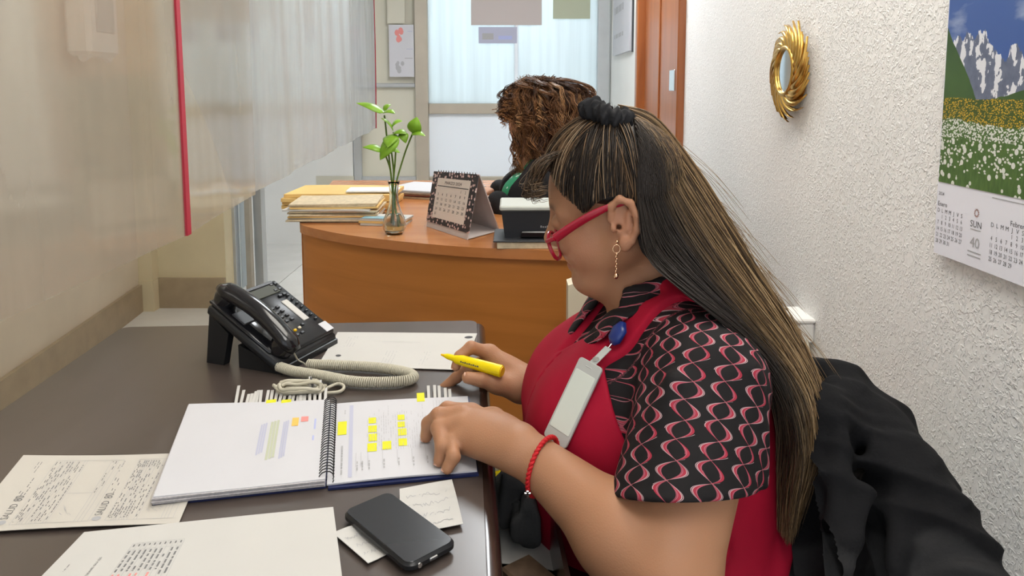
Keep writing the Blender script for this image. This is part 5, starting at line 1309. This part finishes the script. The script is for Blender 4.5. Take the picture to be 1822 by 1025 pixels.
# ---- earring
eb = PY(1098, 430, 1.028); M['rosegold'] = mat('rose_gold', (.75, .50, .32), .2, metal=1.0)
er = MB().ball(eb, .0026, 10).build('earring', M['rosegold'], woman, True); er['label'] = 'gold drop earring'
hp = PY(1097, 443, 1.026)
MB().tube([hp + np.array([.0052*math.cos(a), 0, .0062*math.sin(a)]) for a in np.linspace(0, 2*math.pi, 19)[:-1]], .0009, 6, closed=True).build('hoop', M['rosegold'], er, True)
cb_ = MB()
for k in range(8): cb_.ball(hp + np.array([.0006*(-1)**k, 0, -.008 - .0036*k]), (.0014, .0014, .0022), 8)
cb_.build('chain', M['rosegold'], er, True)
MB().ball(hp + np.array([0, 0, -.0395]), (.0036, .0036, .0046), 10).build('pendant', M['rosegold'], er, True)
# ---- badge on a reel
M['reel'] = mat('blue_reel', (.01, .03, .18), .3, coat=.3); M['card'] = mat('white_card', (.62, .66, .60), .5)
r0 = PY(1103, 588, 1.020); r1 = PY(1090, 606, 1.015)
bd = MB().tube([PY(1108, 574, 1.018), PY(1103, 586, 1.012), PY(1093, 604, 1.010), PY(1089, 612, 1.010)], [.006, .0125, .012, .005], 14, flat=.6, up=(-.7, -.7, .3)).build('badge_reel', M['reel'], woman, True); bd['label'] = 'blue badge reel with white card holder'
bt, bb = PY(1050, 652, .985), PY(990, 780, .962)
MB().tube([PY(1088, 612, 1.008), PY(1082, 620, 1.004), PY(1078, 622, 1.002)], .0014, 6).build('clip', M['chrome'], bd, True)
e_l = nrm(bb - bt); nb_ = nrm(np.array([-.62, -.75, .28])); nb_ = nrm(nb_ - e_l*(nb_ @ e_l)); e_w = np.cross(nb_, e_l)
if e_w[0] < 0: e_w = -e_w
st0 = PY(1081, 621, 1.002); Tst = frame((st0 + bt)/2 + 0, e_w, nrm(bt - st0), nb_); Ls = np.linalg.norm(bt - st0)
MB(Tst).box((0, 0, .001), (.011, Ls + .006, .0018), bev=.0007).build('strap', M['holder'], bd)
MB(Tst).lathe([(0, 0), (.0045, 0), (.0045, .003), (0, .003)], (0, .004, .001), 12).build('snap', M['chrome'], bd)
Lb_ = np.linalg.norm(bb - bt); Tb = frame((bt + bb)/2, e_w, e_l, nb_)
rslab(MB(Tb), .040, Lb_ + .012, -.002, .0025, .005, .0008).build('vinyl_holder', M['holder'], bd)
rslab(MB(Tb), .034, Lb_ - .022, -.0006, .0031, .002, .0003).build('card', M['card'], bd)
# ---- red braided bracelet
bx = nrm(ELL - WRL); bc = WRL + bx*.034; be1 = nrm(np.cross(bx, (0, 0, 1))); be2 = np.cross(bx, be1)
bp_ = []
for i in range(120):
    a = 2*math.pi*i/120; rr_ = .0375 + .0016*math.sin(a*20); sag = .010*math.cos(a - 1.0)
    bp_.append(bc + be1*rr_*math.cos(a) + be2*rr_*math.sin(a) + bx*(sag + .0014*math.cos(a*20)))
M['redcord'] = mat('red_cord', (.55, .012, .018), .6, bump=.3, bscale=600)
br = MB().tube(bp_, .0022, 7, closed=True).build('bracelet', M['redcord'], woman, True); br['label'] = 'red braided cord bracelet'
bq = []
for i in range(120):
    a = 2*math.pi*i/120; rr_ = .0375 + .0016*math.sin(a*20 + math.pi); sag = .010*math.cos(a - 1.0)
    bq.append(bc + be1*rr_*math.cos(a) + be2*rr_*math.sin(a) + bx*(sag + .0014*math.cos(a*20 + math.pi)))
MB().tube(bq, .0022, 7, closed=True).build('second_cord', M['redcord'], br, True)
kp = bp_[int(np.argmax([-(p[1]) + p[2]*.0 - abs(p[2] - WRL[2] + .03)*.3 for p in bp_]))]
MB().box(kp + [0, -.003, -.004], (.004, .003, .010), bev=.0008).box(kp + [0, -.003, -.003], (.009, .003, .003), bev=.0008).build('cross_charm', M['chrome'], br)

# ---- hair
BUN = PY(1090, 212, 1.12)
ct = Lc((.003, 0, .050)); cr = np.array([.090, .076, .085])*HS
def on_head(P, off):
    q = (P - ct) @ HR; k = np.sqrt(((q/(cr + off))**2).sum(-1, keepdims=True)); return ct + (q/k) @ HR.T
# hairline in head coordinates, near side then far side
hlp = np.array([(.080, .0, .086), (.076, .030, .082), (.064, .052, .066), (.050, .064, .042), (.036, .072, .026), (.020, .076, .034), (.004, .078, .040), (-.018, .080, .036), (-.036, .078, .016), (-.046, .070, -.012), (-.056, .058, -.036), (-.066, .036, -.048), (-.072, 0, -.052)])
def hairline(u, side):
    p = bez(hlp, 200)[int(np.clip(u, 0, 1)*199)].copy(); p[1] *= side; return Lc(p)
cap = SDF(axes([(.0, .34, .0034)]), axes([(.99, 1.27, .0036)]), axes([(.96, 1.29, .0034)]))
cap.ell(ct + HR @ np.array([-.004, 0, .006]), cr + np.array([.004, .005, .006]), .005, HR.T)
cap.ell(Lc((-.032, 0, .0)), np.array([.052, .072, .070])*HS, .03, HR.T)
# keep the face, forehead and ears clear
fn_ = nrm(HR @ np.array([.80, 0, -.60])); p0 = Lc((.052, 0, .062))
def facecut(X, Y, Z):
    q = [(X - p0[0]), (Y - p0[1]), (Z - p0[2])]; return -(q[0]*fn_[0] + q[1]*fn_[1] + q[2]*fn_[2])
cap.put(facecut, (-.05, .95, .9), (.4, 1.3, 1.3), .006, 'sub')
for q in (1, -1):
    cap.ell(Lc((.030, .075*q, -.012)), np.array([.050, .035, .042])*HS, .008, HR.T, 'sub'); cap.ell(Lc((-.006, .092*q, -.012)), np.array([.030, .028, .044])*HS, .008, HR.T, 'sub')
Vh, Qh = cap.mesh(2); M['hair'] = attr_mat('hair', 'tint', rough=.40, spec=.5)
dk = np.array([.012, .0075, .005])
hair = np_mesh('hair', Vh, Qh, M['hair'], woman, colors={'tint': np.tile(dk, (len(Vh), 1))}); hair['label'] = 'long brown highlighted hair tied half up'
# strands combed from the hairline to the tie
NS, MS = 2600, 20; paths = np.zeros((NS, MS, 3)); cols = np.zeros((NS, MS, 3)); t_ = np.linspace(0, 1, MS)[:, None]
pal = np.array([(.014, .009, .006), (.03, .018, .010), (.085, .048, .024), (.17, .10, .05), (.26, .18, .11)])
for i in range(NS):
    side = 1 if RNG.random() < .68 else -1; u = RNG.random()*.66; a = hairline(u, side); 
    a = a + (BUN - a)*RNG.uniform(0, .5)*(RNG.random() < .65)
    end = BUN + RNG.normal(0, .006, 3); P = a + (end - a)*t_; off = .0085 + .006*RNG.random() + .003*math.sin(u*40)
    Pp_ = on_head(P, off); w = np.clip((t_ - .72)/.28, 0, 1)**2; P2_ = Pp_*(1 - w) + (P + np.array([0, 0, .004]))*w
    P2_ = P2_ + np.sin(t_*math.pi)*RNG.normal(0, .0018, 3)
    paths[i] = P2_
    fr_ = u < .22; c = pal[RNG.choice(5, p=[.22, .22, .24, .2, .12] if fr_ else [.50, .27, .13, .07, .03])]; cols[i] = c*(.8 + .4*RNG.random())
Vh, Qh, Ch = strands(paths, np.full(NS, .0007)*RNG.uniform(.6, 1.3, NS), cols); so = np_mesh('combed_strands', Vh, Qh, M['hair'], hair, colors={'tint': Ch})
# front tuft falling forward of the forehead
NT = 300; paths = np.zeros((NT, MS, 3)); cols = np.zeros((NT, MS, 3))
for i in range(NT):
    k = RNG.random(); a = PY(1010 - 30*k + RNG.normal(0, 4), 262 + 25*k, 1.11 + RNG.normal(0, .012)); m1 = PY(965 + RNG.normal(0, 6), 285 + 18*k, 1.10 + RNG.normal(0, .012)); e_ = PY(938 + RNG.normal(0, 7) + 10*k, 338 + RNG.normal(0, 7), 1.095 + RNG.normal(0, .01)); e2_ = e_ + np.array([.012 + .006*RNG.random(), 0, -.002 + .004*RNG.random()])
    paths[i] = bez([a, m1, e_, e2_], MS); cols[i] = pal[RNG.choice(5, p=[.1, .2, .25, .25, .2])]
Vh, Qh, Ch = strands(paths, np.full(NT, .00045), cols); np_mesh('front_tuft', Vh, Qh, M['hair'], hair, colors={'tint': Ch})
# long loose hair and tail down the back: guide curves (inner, middle, outer)
G = [[(1128, 290, 1.06), (1134, 380, 1.048), (1150, 450, 1.035), (1205, 500, 1.01), (1275, 555, .99), (1345, 625, .985), (1385, 700, .985), (1400, 780, .985), (1392, 870, .985), (1390, 950, .985)],
     [(1120, 215, 1.11), (1165, 300, 1.09), (1200, 380, 1.075), (1250, 460, 1.055), (1310, 540, 1.035), (1370, 620, 1.02), (1410, 700, 1.01), (1420, 780, 1.005), (1402, 870, 1.0), (1395, 945, 1.0)],
     [(1100, 186, 1.12), (1160, 205, 1.125), (1225, 290, 1.13), (1285, 390, 1.12), (1330, 470, 1.10), (1385, 560, 1.08), (1430, 650, 1.06), (1446, 735, 1.05), (1425, 840, 1.04), (1408, 925, 1.03)]]
GC = [bez([PY(*p) for p in g_], 40) for g_ in G]
NL, ML = 6500, 30; tt_ = np.linspace(0, 1, ML); paths = np.zeros((NL, ML, 3)); cols = np.zeros((NL, ML, 3))
lt = np.array([(.13, .075, .030), (.23, .14, .062), (.34, .215, .105), (.44, .30, .16), (.07, .038, .017)])
for i in range(NL):
    u = 2*RNG.beta(.85, 1.0); k = int(min(u, 1.999)); f_ = u - k
    C = GC[k]*(1-f_) + GC[k+1]*f_
    t0 = RNG.uniform(0, .06) + (RNG.uniform(0, .25) if RNG.random() < .2 else 0); t1 = min(1, RNG.uniform(.72, 1.05)) if RNG.random() > .25 else RNG.uniform(.5, .9)
    ts = t0 + (t1 - t0)*tt_; P = np.stack([np.interp(ts*39, np.arange(40), C[:, j]) for j in range(3)], 1)
    dpt = RNG.uniform(-1, 1); spread = .014 + .05*np.sin(np.clip(ts, 0, 1)*math.pi*.9)
    P[:, 1] += dpt*spread*1.0 + .03*np.clip(ts - .15, 0, 1)*0
    amp = .004*np.clip(ts*2, 0, 1); phs = RNG.uniform(0, 6.28)
    P[:, 0] += amp*np.sin(ts*RNG.uniform(9, 15) + phs) + RNG.normal(0, .003)*np.sin(ts*3.1); P[:, 2] += amp*.5*np.cos(ts*11 + phs)
    qh = (P - ct) @ HR; offh = .010 + .008*RNG.random(); kh = np.sqrt(((qh/(cr + offh))**2).sum(1)); ins = (kh < 1) & (kh > .3)
    P[ins] = ct + (qh[ins]/kh[ins, None]) @ HR.T
    paths[i] = P
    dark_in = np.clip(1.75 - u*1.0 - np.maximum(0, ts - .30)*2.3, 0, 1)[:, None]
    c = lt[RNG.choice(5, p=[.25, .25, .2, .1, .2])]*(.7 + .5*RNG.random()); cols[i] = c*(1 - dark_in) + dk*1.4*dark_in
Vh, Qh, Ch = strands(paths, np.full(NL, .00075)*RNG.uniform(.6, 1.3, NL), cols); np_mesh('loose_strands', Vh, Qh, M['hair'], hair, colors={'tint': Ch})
# inner volume of the loose hair
lv = SDF(axes([(.10, .48, .005)]), axes([(.93, 1.20, .005)]), axes([(.55, 1.27, .005)]))
for j in range(0, 36, 1):
    p, q = GC[0][j], GC[2][j]; p2, q2 = GC[0][j+1], GC[2][j+1]
    for f_ in (.3, .5, .7):
        w = np.linalg.norm(q - p); sdv = lambda a, b: a*(1-f_) + b*f_ + np.array([0, .012, 0])
        lv.cone(sdv(p, q), sdv(p2, q2), max(.006, w*.15), max(.006, w*.15), .012)
Vh, Qh = lv.mesh(2)
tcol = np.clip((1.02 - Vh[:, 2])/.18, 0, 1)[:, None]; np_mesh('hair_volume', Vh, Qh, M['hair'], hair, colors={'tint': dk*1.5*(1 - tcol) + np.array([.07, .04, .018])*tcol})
# a few stray hairs
NF = 60; paths = np.zeros((NF, MS, 3)); cols = np.zeros((NF, MS, 3))
for i in range(NF):
    j = RNG.integers(6, 30); a = GC[2][j]; d = GC[2][min(39, j+6)] - a; o_ = np.array([RNG.uniform(.01, .035), RNG.normal(0, .02), RNG.uniform(-.01, .03)])
    paths[i] = bez([a, a + d*.5 + o_*.7, a + d + o_], MS); cols[i] = lt[1]
Vh, Qh, Ch = strands(paths, np.full(NF, .0004), cols); np_mesh('stray_hairs', Vh, Qh, M['hair'], hair, colors={'tint': Ch})
# scrunchie: a ruffled black ring
tb_ = PY(1082, 208, 1.115); axb = nrm(np.array([.35, .1, 1.0])); s1 = nrm(np.cross(axb, (0, 1, 0))); s2 = np.cross(axb, s1)
def scr(u, v):
    a = 2*math.pi*u; b_ = 2*math.pi*v; r = .0155*(1 + .13*math.sin(a*11 + 2.2*math.sin(b_ + 1)) + .12*math.sin(a*17 + b_*3) + .08*math.sin(a*29 - b_*2)); R_ = .030 + .002*math.sin(a*5)
    return tb_ + (R_ + r*math.cos(b_))*(s1*math.cos(a) + s2*math.sin(a)*1.0) + axb*(r*1.0*math.sin(b_) + .003*math.sin(a*3))
sc_ = MB().grid(scr, 180, 28).build('scrunchie', M['fabric_bk'], woman, True); sc_['label'] = 'black ruffled hair scrunchie'

# ================================================================== highlighter in her right hand
m0, m1 = PY(785, 631, 1.262), PY(893, 661, 1.205); dm = nrm(m1 - m0); Lm = np.linalg.norm(m1 - m0)
t = thing('highlighter', 'yellow highlighter marker held in the right hand', 'marker', tuple(m0))
MB().tube([m0 + dm*.030, m0 + dm*.034, m0 + dm*(Lm*.6), m0 + dm*(Lm - .002), m0 + dm*Lm], [.0075, .0088, .0098, .0105, .0100], 16).build('barrel', M['yellow'], t, True)
MB().tube([m0 + dm*.008, m0 + dm*.014, m0 + dm*.028, m0 + dm*.032], [.0035, .0050, .0058, .0075], 14).build('collar', M['yellow'], t, True)
MB().tube([m0, m0 + dm*.010], [.0016, .0034], 10).build('tip', M['yellow_end'], t, True)
MB().tube([m0 + dm*(Lm - .001), m0 + dm*(Lm + .0015)], [.0088, .0080], 16).build('end_plug', M['yellow_end'], t, True)
pl = MB(); s_ = nrm(np.cross(dm, (0, 0, 1))); u_ = np.cross(s_, dm)
if s_[1] > 0: s_ = -s_
for k in range(9):
    a0 = .046 + .0042*k; 
    pl.add([m0 + dm*(a0 + x) + (s_*math.cos(b) + u_*math.sin(b))*.0104 for (x, b) in [(0, .05), (.003, .05), (.003, .30 - .08*(k % 2)), (0, .30 - .08*(k % 2))]], [(0, 1, 2, 3)])
pl.build('printed_lettering', M['ink'], t)
# ================================================================== chair and jacket of the seated woman
t = thing('office_chair', 'black office chair under a jacket, behind the seated woman', 'chair', (.42, 1.08, 0))
MB().box((.30, 1.10, .415), (.48, .50, .07), bev=.03).build('seat', M['fabric_bk'], t, True)
MB().grid(lambda u, v: (.535 + .02*math.cos(math.pi*(v-.5)) - .02*u, .90 + .36*v, .52 + .20*u + .02*math.sin(math.pi*v)*u), 8, 10, th=(-.04, 0, 0)).build('backrest', M['fabric_bk'], t, True)
MB().tube(bez([(.35, 1.10, .38), (.58, 1.10, .38), (.60, 1.10, .55)], 12), .018, 8).build('back_bracket', M['blackp'], t, True)
MB().tube([(.30, 1.10, .07), (.30, 1.10, .39)], .025, 12).build('post', M['chrome'], t, True)
for k in range(5):
    a = 2*math.pi*k/5 + .3; e = np.array([.30 + .26*math.cos(a), 1.10 + .26*math.sin(a), .065])
    MB().tube([(.30, 1.10, .09), tuple(e)], [.025, .015], 8).build('base_arm', M['blackp'], t, True)
    MB().ball(e + [0, 0, -.035], (.022, .022, .028), 12).build('caster', M['blackp'], t, True)
# jacket draped over the backrest
jk = SDF(axes([(.40, .76, .004)]), axes([(.76, 1.36, .0045)]), axes([(.36, .90, .0042)]))
J = lambda px, py, Y: PY(px, py, Y)
jk.loft([(.38, .590, 1.05, .085, .27), (.50, .590, 1.05, .085, .265), (.60, .588, 1.055, .080, .26), (.68, .575, 1.07, .072, .25), (.75, .560, 1.09, .055, .22), (.80, .540, 1.11, .04, .16), (.835, .51, 1.12, .02, .06)], .03, 0, 2.6)
jk.cone(J(1452, 662, 1.10), J(1500, 675, 1.12), .020, .026, .02)
jk.cone(J(1500, 700, 1.08), J(1590, 755, 1.10), .034, .030, .03); jk.cone(J(1588, 750, 1.10), J(1598, 800, 1.06), .026, .026, .02)
jk.cone(J(1590, 790, 1.05), J(1650, 868, 1.0), .032, .030, .03); jk.cone(J(1655, 872, 1.0), J(1640, 905, .97), .024, .02, .02)
jk.cone(J(1600, 900, .95), J(1640, 1040, .90), .045, .055, .04); jk.cone(J(1450, 750, 1.0), J(1430, 1000, .93), .05, .06, .04)
rgj = np.random.default_rng(21)
for (a, b, r) in [((1460, 700, 1.0), (1580, 740, 1.03), .012), ((1470, 730, .98), (1600, 790, 1.0), .010), ((1490, 690, 1.04), (1600, 760, 1.06), .010), ((1500, 780, .94), (1480, 960, .87), .012), ((1560, 800, .95), (1660, 880, .96), .012), ((1540, 880, .90), (1500, 1010, .84), .012), ((1600, 880, .92), (1590, 1010, .86), .010), ((1430, 800, .92), (1420, 940, .88), .010)]: jk.cone(J(*a), J(*b), r, r*1.1, .03)
# soft creases
X, Y, Z = jk.coords((slice(None),)*3)
jk.D += (.005*np.abs(np.sin(30*Y + 26*Z + 10*X + 1.6*np.sin(21*Z + 14*X + 9*Y))) + .004*np.abs(np.sin(34*Z - 22*Y + 2*np.sin(17*Y + 12*Z))) - .005 + .0012*np.sin(95*Z + 70*Y + 3*np.sin(45*Y))).astype(np.float32)
Vj, Qj = jk.mesh(2)
jx = Vj[:, 2]; M['jacket'] = attr_mat('jacket_cloth', 'tint', rough=.9, spec=.15, bump=.2, bscale=220)
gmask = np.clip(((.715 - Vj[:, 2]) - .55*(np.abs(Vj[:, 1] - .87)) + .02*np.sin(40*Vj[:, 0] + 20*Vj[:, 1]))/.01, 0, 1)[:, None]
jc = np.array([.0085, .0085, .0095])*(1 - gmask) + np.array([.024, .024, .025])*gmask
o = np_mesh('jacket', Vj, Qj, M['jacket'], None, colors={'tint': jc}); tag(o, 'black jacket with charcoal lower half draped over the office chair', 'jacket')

# ================================================================== woman behind the reception desk
BH = rotmat(math.radians(8), math.radians(24)); BS = 1.08; B0 = PY(962, 236, 2.78)
bs = SDF(axes([(-.16, .50, .0055)]), axes([(2.52, 3.05, .0055)]), axes([(.44, 1.40, .0055)]))
LB = head_sdf(bs, B0, BH, BS, ear=False)
bs.cone(LB((-.03, 0, -.03)), (.115, 2.78, 1.03), .050, .054, .03); bs.cone((.115, 2.78, 1.04), (.12, 2.78, .99), .056, .085, .04)
BT = [(.46, .22, 2.78, .15, .18), (.62, .18, 2.78, .13, .16), (.80, .135, 2.78, .135, .165), (.93, .115, 2.78, .11, .17), (.99, .12, 2.78, .07, .12), (1.03, .115, 2.78, .05, .06)]
def btorso(sd_, inf): 
    sd_.loft(BT, .02, inf)
    for y in (2.71, 2.85): sd_.ell((.035, y, .885), np.array((.07, .07, .07)) + inf, .04)
    for y in (2.63, 2.93): sd_.cone((.12, 2.78, .98), (.125, y, .955), .05 + inf, .058 + inf, .03)
btorso(bs, -.005)
BA = [((.125, 2.625, .95), (.10, 2.575, .72), (-.05, 2.60, .880)), ((.125, 2.935, .95), (.10, 2.97, .72), (-.05, 2.93, .880))]
for (a, b, c_) in BA:
    bs.cone(a, b, .05, .04, .03); bs.cone(b, c_, .04, .025, .02); c_ = np.array(c_)
    bs.ell(c_ + [-.05, 0, -.003], (.045, .036, .014), .015)
    for k, yy in enumerate((-.027, -.009, .009, .027)): bs.cone(c_ + [-.085, yy, -.002], c_ + [-.13 - .012*(k in (1, 2)), yy*1.2, -.020], .009, .0075, .006)
    sgn = 1 if c_[1] < 2.78 else -1; bs.cone(c_ + [-.03, .028*sgn, -.004], c_ + [-.075, .055*sgn, -.018], .011, .008, .008)
for y in (2.70, 2.86): bs.cone((.22, y, .52), (-.10 + .0, y, .50), .08, .06, .03)
Vb, Qb = bs.mesh(2); cb2 = np.tile(np.array([.50, .27, .17]), (len(Vb), 1))
pB = np_mesh('person', Vb, Qb, M['skin'], None, loc=(.2, 2.78, .44), colors={'tint': cb2}); tag(pB, 'curly haired woman in black jacket and green floral top behind the reception desk', 'person')
# clothes
m, nt, b = newmat('green_floral'); tc = nt.nodes.new('ShaderNodeTexCoord'); vo = nt.nodes.new('ShaderNodeTexVoronoi'); vo.inputs['Scale'].default_value = 34; nt.links.new(tc.outputs['Object'], vo.inputs['Vector'])
nz = nt.nodes.new('ShaderNodeTexNoise'); nz.inputs['Scale'].default_value = 60; nt.links.new(tc.outputs['Object'], nz.inputs['Vector'])
nt.links.new(mixcol(nt, (S(nt, vo.outputs['Distance']) + S(nt, nz.outputs['Fac'])*.3).lt(.40), (.012, .24, .11), (.50, .66, .58)), b.inputs['Base Color']); b.inputs['Roughness'].default_value = .6
gs = SDF(axes([(-.08, .40, .0055)]), axes([(2.55, 3.02, .0055)]), axes([(.50, 1.10, .0055)])); btorso(gs, .006)
gs.cone((.05, 2.76, 1.11), (.02, 2.77, .965), .075, .015, .01, 'sub'); Vg, Qg = gs.mesh(2); np_mesh('floral_top', Vg, Qg, m, pB)
js = SDF(axes([(-.12, .44, .0055)]), axes([(2.50, 3.08, .0055)]), axes([(.44, 1.12, .0055)])); btorso(js, .016)
for (a, b_, c_) in BA: js.cone(a, b_, .068, .058, .03); js.cone(b_, c_, .058, .04, .02)
js.cone((-.03, 2.72, 1.09), (-.07, 2.74, .60), .090, .075, .01, 'sub'); js.cone((.06, 2.75, 1.12), (.01, 2.75, .96), .085, .06, .01, 'sub')
Vk, Qk = js.mesh(2); np_mesh('black_jacket', Vk, Qk, M['fabric_bk'], pB)
tb2 = SDF(axes([(-.22, .44, .009)]), axes([(2.55, 3.0, .009)]), axes([(.02, .64, .009)]))
for y in (2.70, 2.86): tb2.cone((.22, y, .52), (-.10, y, .50), .09, .07, .03); tb2.cone((-.11, y, .49), (-.06, y, .08), .06, .045, .02); tb2.cone((-.06, y, .07), (-.17, y, .055), .04, .03, .02)
Vk, Qk = tb2.mesh(2); np_mesh('trousers', Vk, Qk, M['trouser'], pB)
# curly hair: volume plus ringlets
bh = SDF(axes([(-.10, .38, .006)]), axes([(2.60, 2.98, .006)]), axes([(.92, 1.40, .006)]))
hc = LB((-.012, 0, .05)); 
for (px, py, dy, r) in [(960, 185, 0, .080), (928, 180, 0, .048), (990, 220, 0, .070), (1005, 255, .02, .058), (965, 250, -.05, .045), (982, 285, -.02, .045)]: bh.ell(PY(px, py, 2.78 + dy), np.array((1, 1.05, 1))*r, .03)
fnb = BH @ nrm(np.array([.9, 0, -.45])); pb0 = LB((.074, 0, .055))
Vq, Qq = bh.mesh(3); M['curl'] = attr_mat('curly_hair', 'tint', rough=.42, spec=.5)
dkb = np.array([.055, .022, .010]); hb = np_mesh('curly_hair', Vq, Qq, M['curl'], pB, colors={'tint': np.tile(dkb, (len(Vq), 1))}); hb['label'] = 'brown curly hair with copper highlights'
NB_, MB_ = 2200, 40; paths = np.zeros((NB_, MB_, 3)); cols = np.zeros((NB_, MB_, 3)); cpal = np.array([(.07, .028, .012), (.15, .062, .022), (.26, .115, .042), (.38, .20, .085)])
crown = PY(955, 140, 2.78)
for i in range(NB_):
    if i % 14 == 0:
        ex_ = RNG.uniform(892, 1050); t1 = (ex_ - 892)/158
        ey_ = RNG.uniform(185, 225) if t1 < .14 else RNG.uniform(215, 335) - 40*max(0, t1 - .6)
        dy = RNG.uniform(-.12, .08)*math.sin(math.pi*np.clip(t1, .12, .9))
        E0 = PY(ex_, ey_, 2.78 + dy - .02); M0 = PY(ex_*.8 + 955*.2 + (ex_ - 960)*.18, 165 + RNG.uniform(-15, 35), 2.78 + dy*1.1)
        S0 = crown + np.array([RNG.normal(0, .03), RNG.normal(0, .03), RNG.uniform(-.02, .004)])
        C0 = cpal[RNG.choice(4, p=[.3, .35, .25, .10])]
    e_ = E0 + RNG.normal(0, .006, 3); m_ = M0 + RNG.normal(0, .004, 3); s0 = S0 + RNG.normal(0, .006, 3)
    P = bez([s0, m_, (m_ + e_)/2 + RNG.normal(0, .008, 3), e_], MB_); tt2 = np.linspace(0, 1, MB_); lock = i // 14; lr = np.random.default_rng(lock); rr2 = (.002 + .008*tt2)*lr.uniform(.7, 1.3); w_ = tt2*lr.uniform(22, 36) + lr.uniform(0, 6) + RNG.normal(0, .25)
    P[:, 0] += rr2*np.cos(w_); P[:, 1] += rr2*np.sin(w_); P[:, 2] += rr2*.3*np.sin(w_*1.1)
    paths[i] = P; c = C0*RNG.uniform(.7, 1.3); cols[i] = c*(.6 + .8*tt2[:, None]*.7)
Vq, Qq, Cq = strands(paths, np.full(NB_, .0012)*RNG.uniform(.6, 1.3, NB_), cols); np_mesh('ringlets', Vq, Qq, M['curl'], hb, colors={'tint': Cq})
# her chair
t = thing('office_chair', 'black office chair of the curly haired woman behind the reception desk', 'chair', (.28, 2.78, 0))
MB().box((.25, 2.78, .40), (.44, .46, .07), bev=.03).build('seat', M['fabric_bk'], t, True)
MB().box((.46, 2.78, .70), (.06, .42, .42), bev=.025).build('backrest', M['fabric_bk'], t, True)
MB().tube([(.30, 2.78, .38), (.48, 2.78, .38), (.48, 2.78, .52)], .018, 8).build('back_bracket', M['blackp'], t)
MB().tube([(.27, 2.78, .06), (.27, 2.78, .38)], .025, 12).build('post', M['chrome'], t, True)
for k in range(5):
    a = 2*math.pi*k/5; e = np.array([.27 + .24*math.cos(a), 2.78 + .24*math.sin(a), .065]); MB().tube([(.27, 2.78, .085), tuple(e)], [.024, .015], 8).build('base_arm', M['blackp'], t, True); MB().ball(e + [0, 0, -.035], (.022, .022, .028), 10).build('caster', M['blackp'], t, True)

# printed matter and fine chains: too small to pick apart singly
for o_ in list(COL.objects):
    if o_.parent is not None and (o_.name.startswith(('printed_', 'handwriting', 'chain', 'combed_strands', 'front_tuft', 'loose_strands', 'stray_hairs', 'ringlets'))): o_['kind'] = 'stuff'
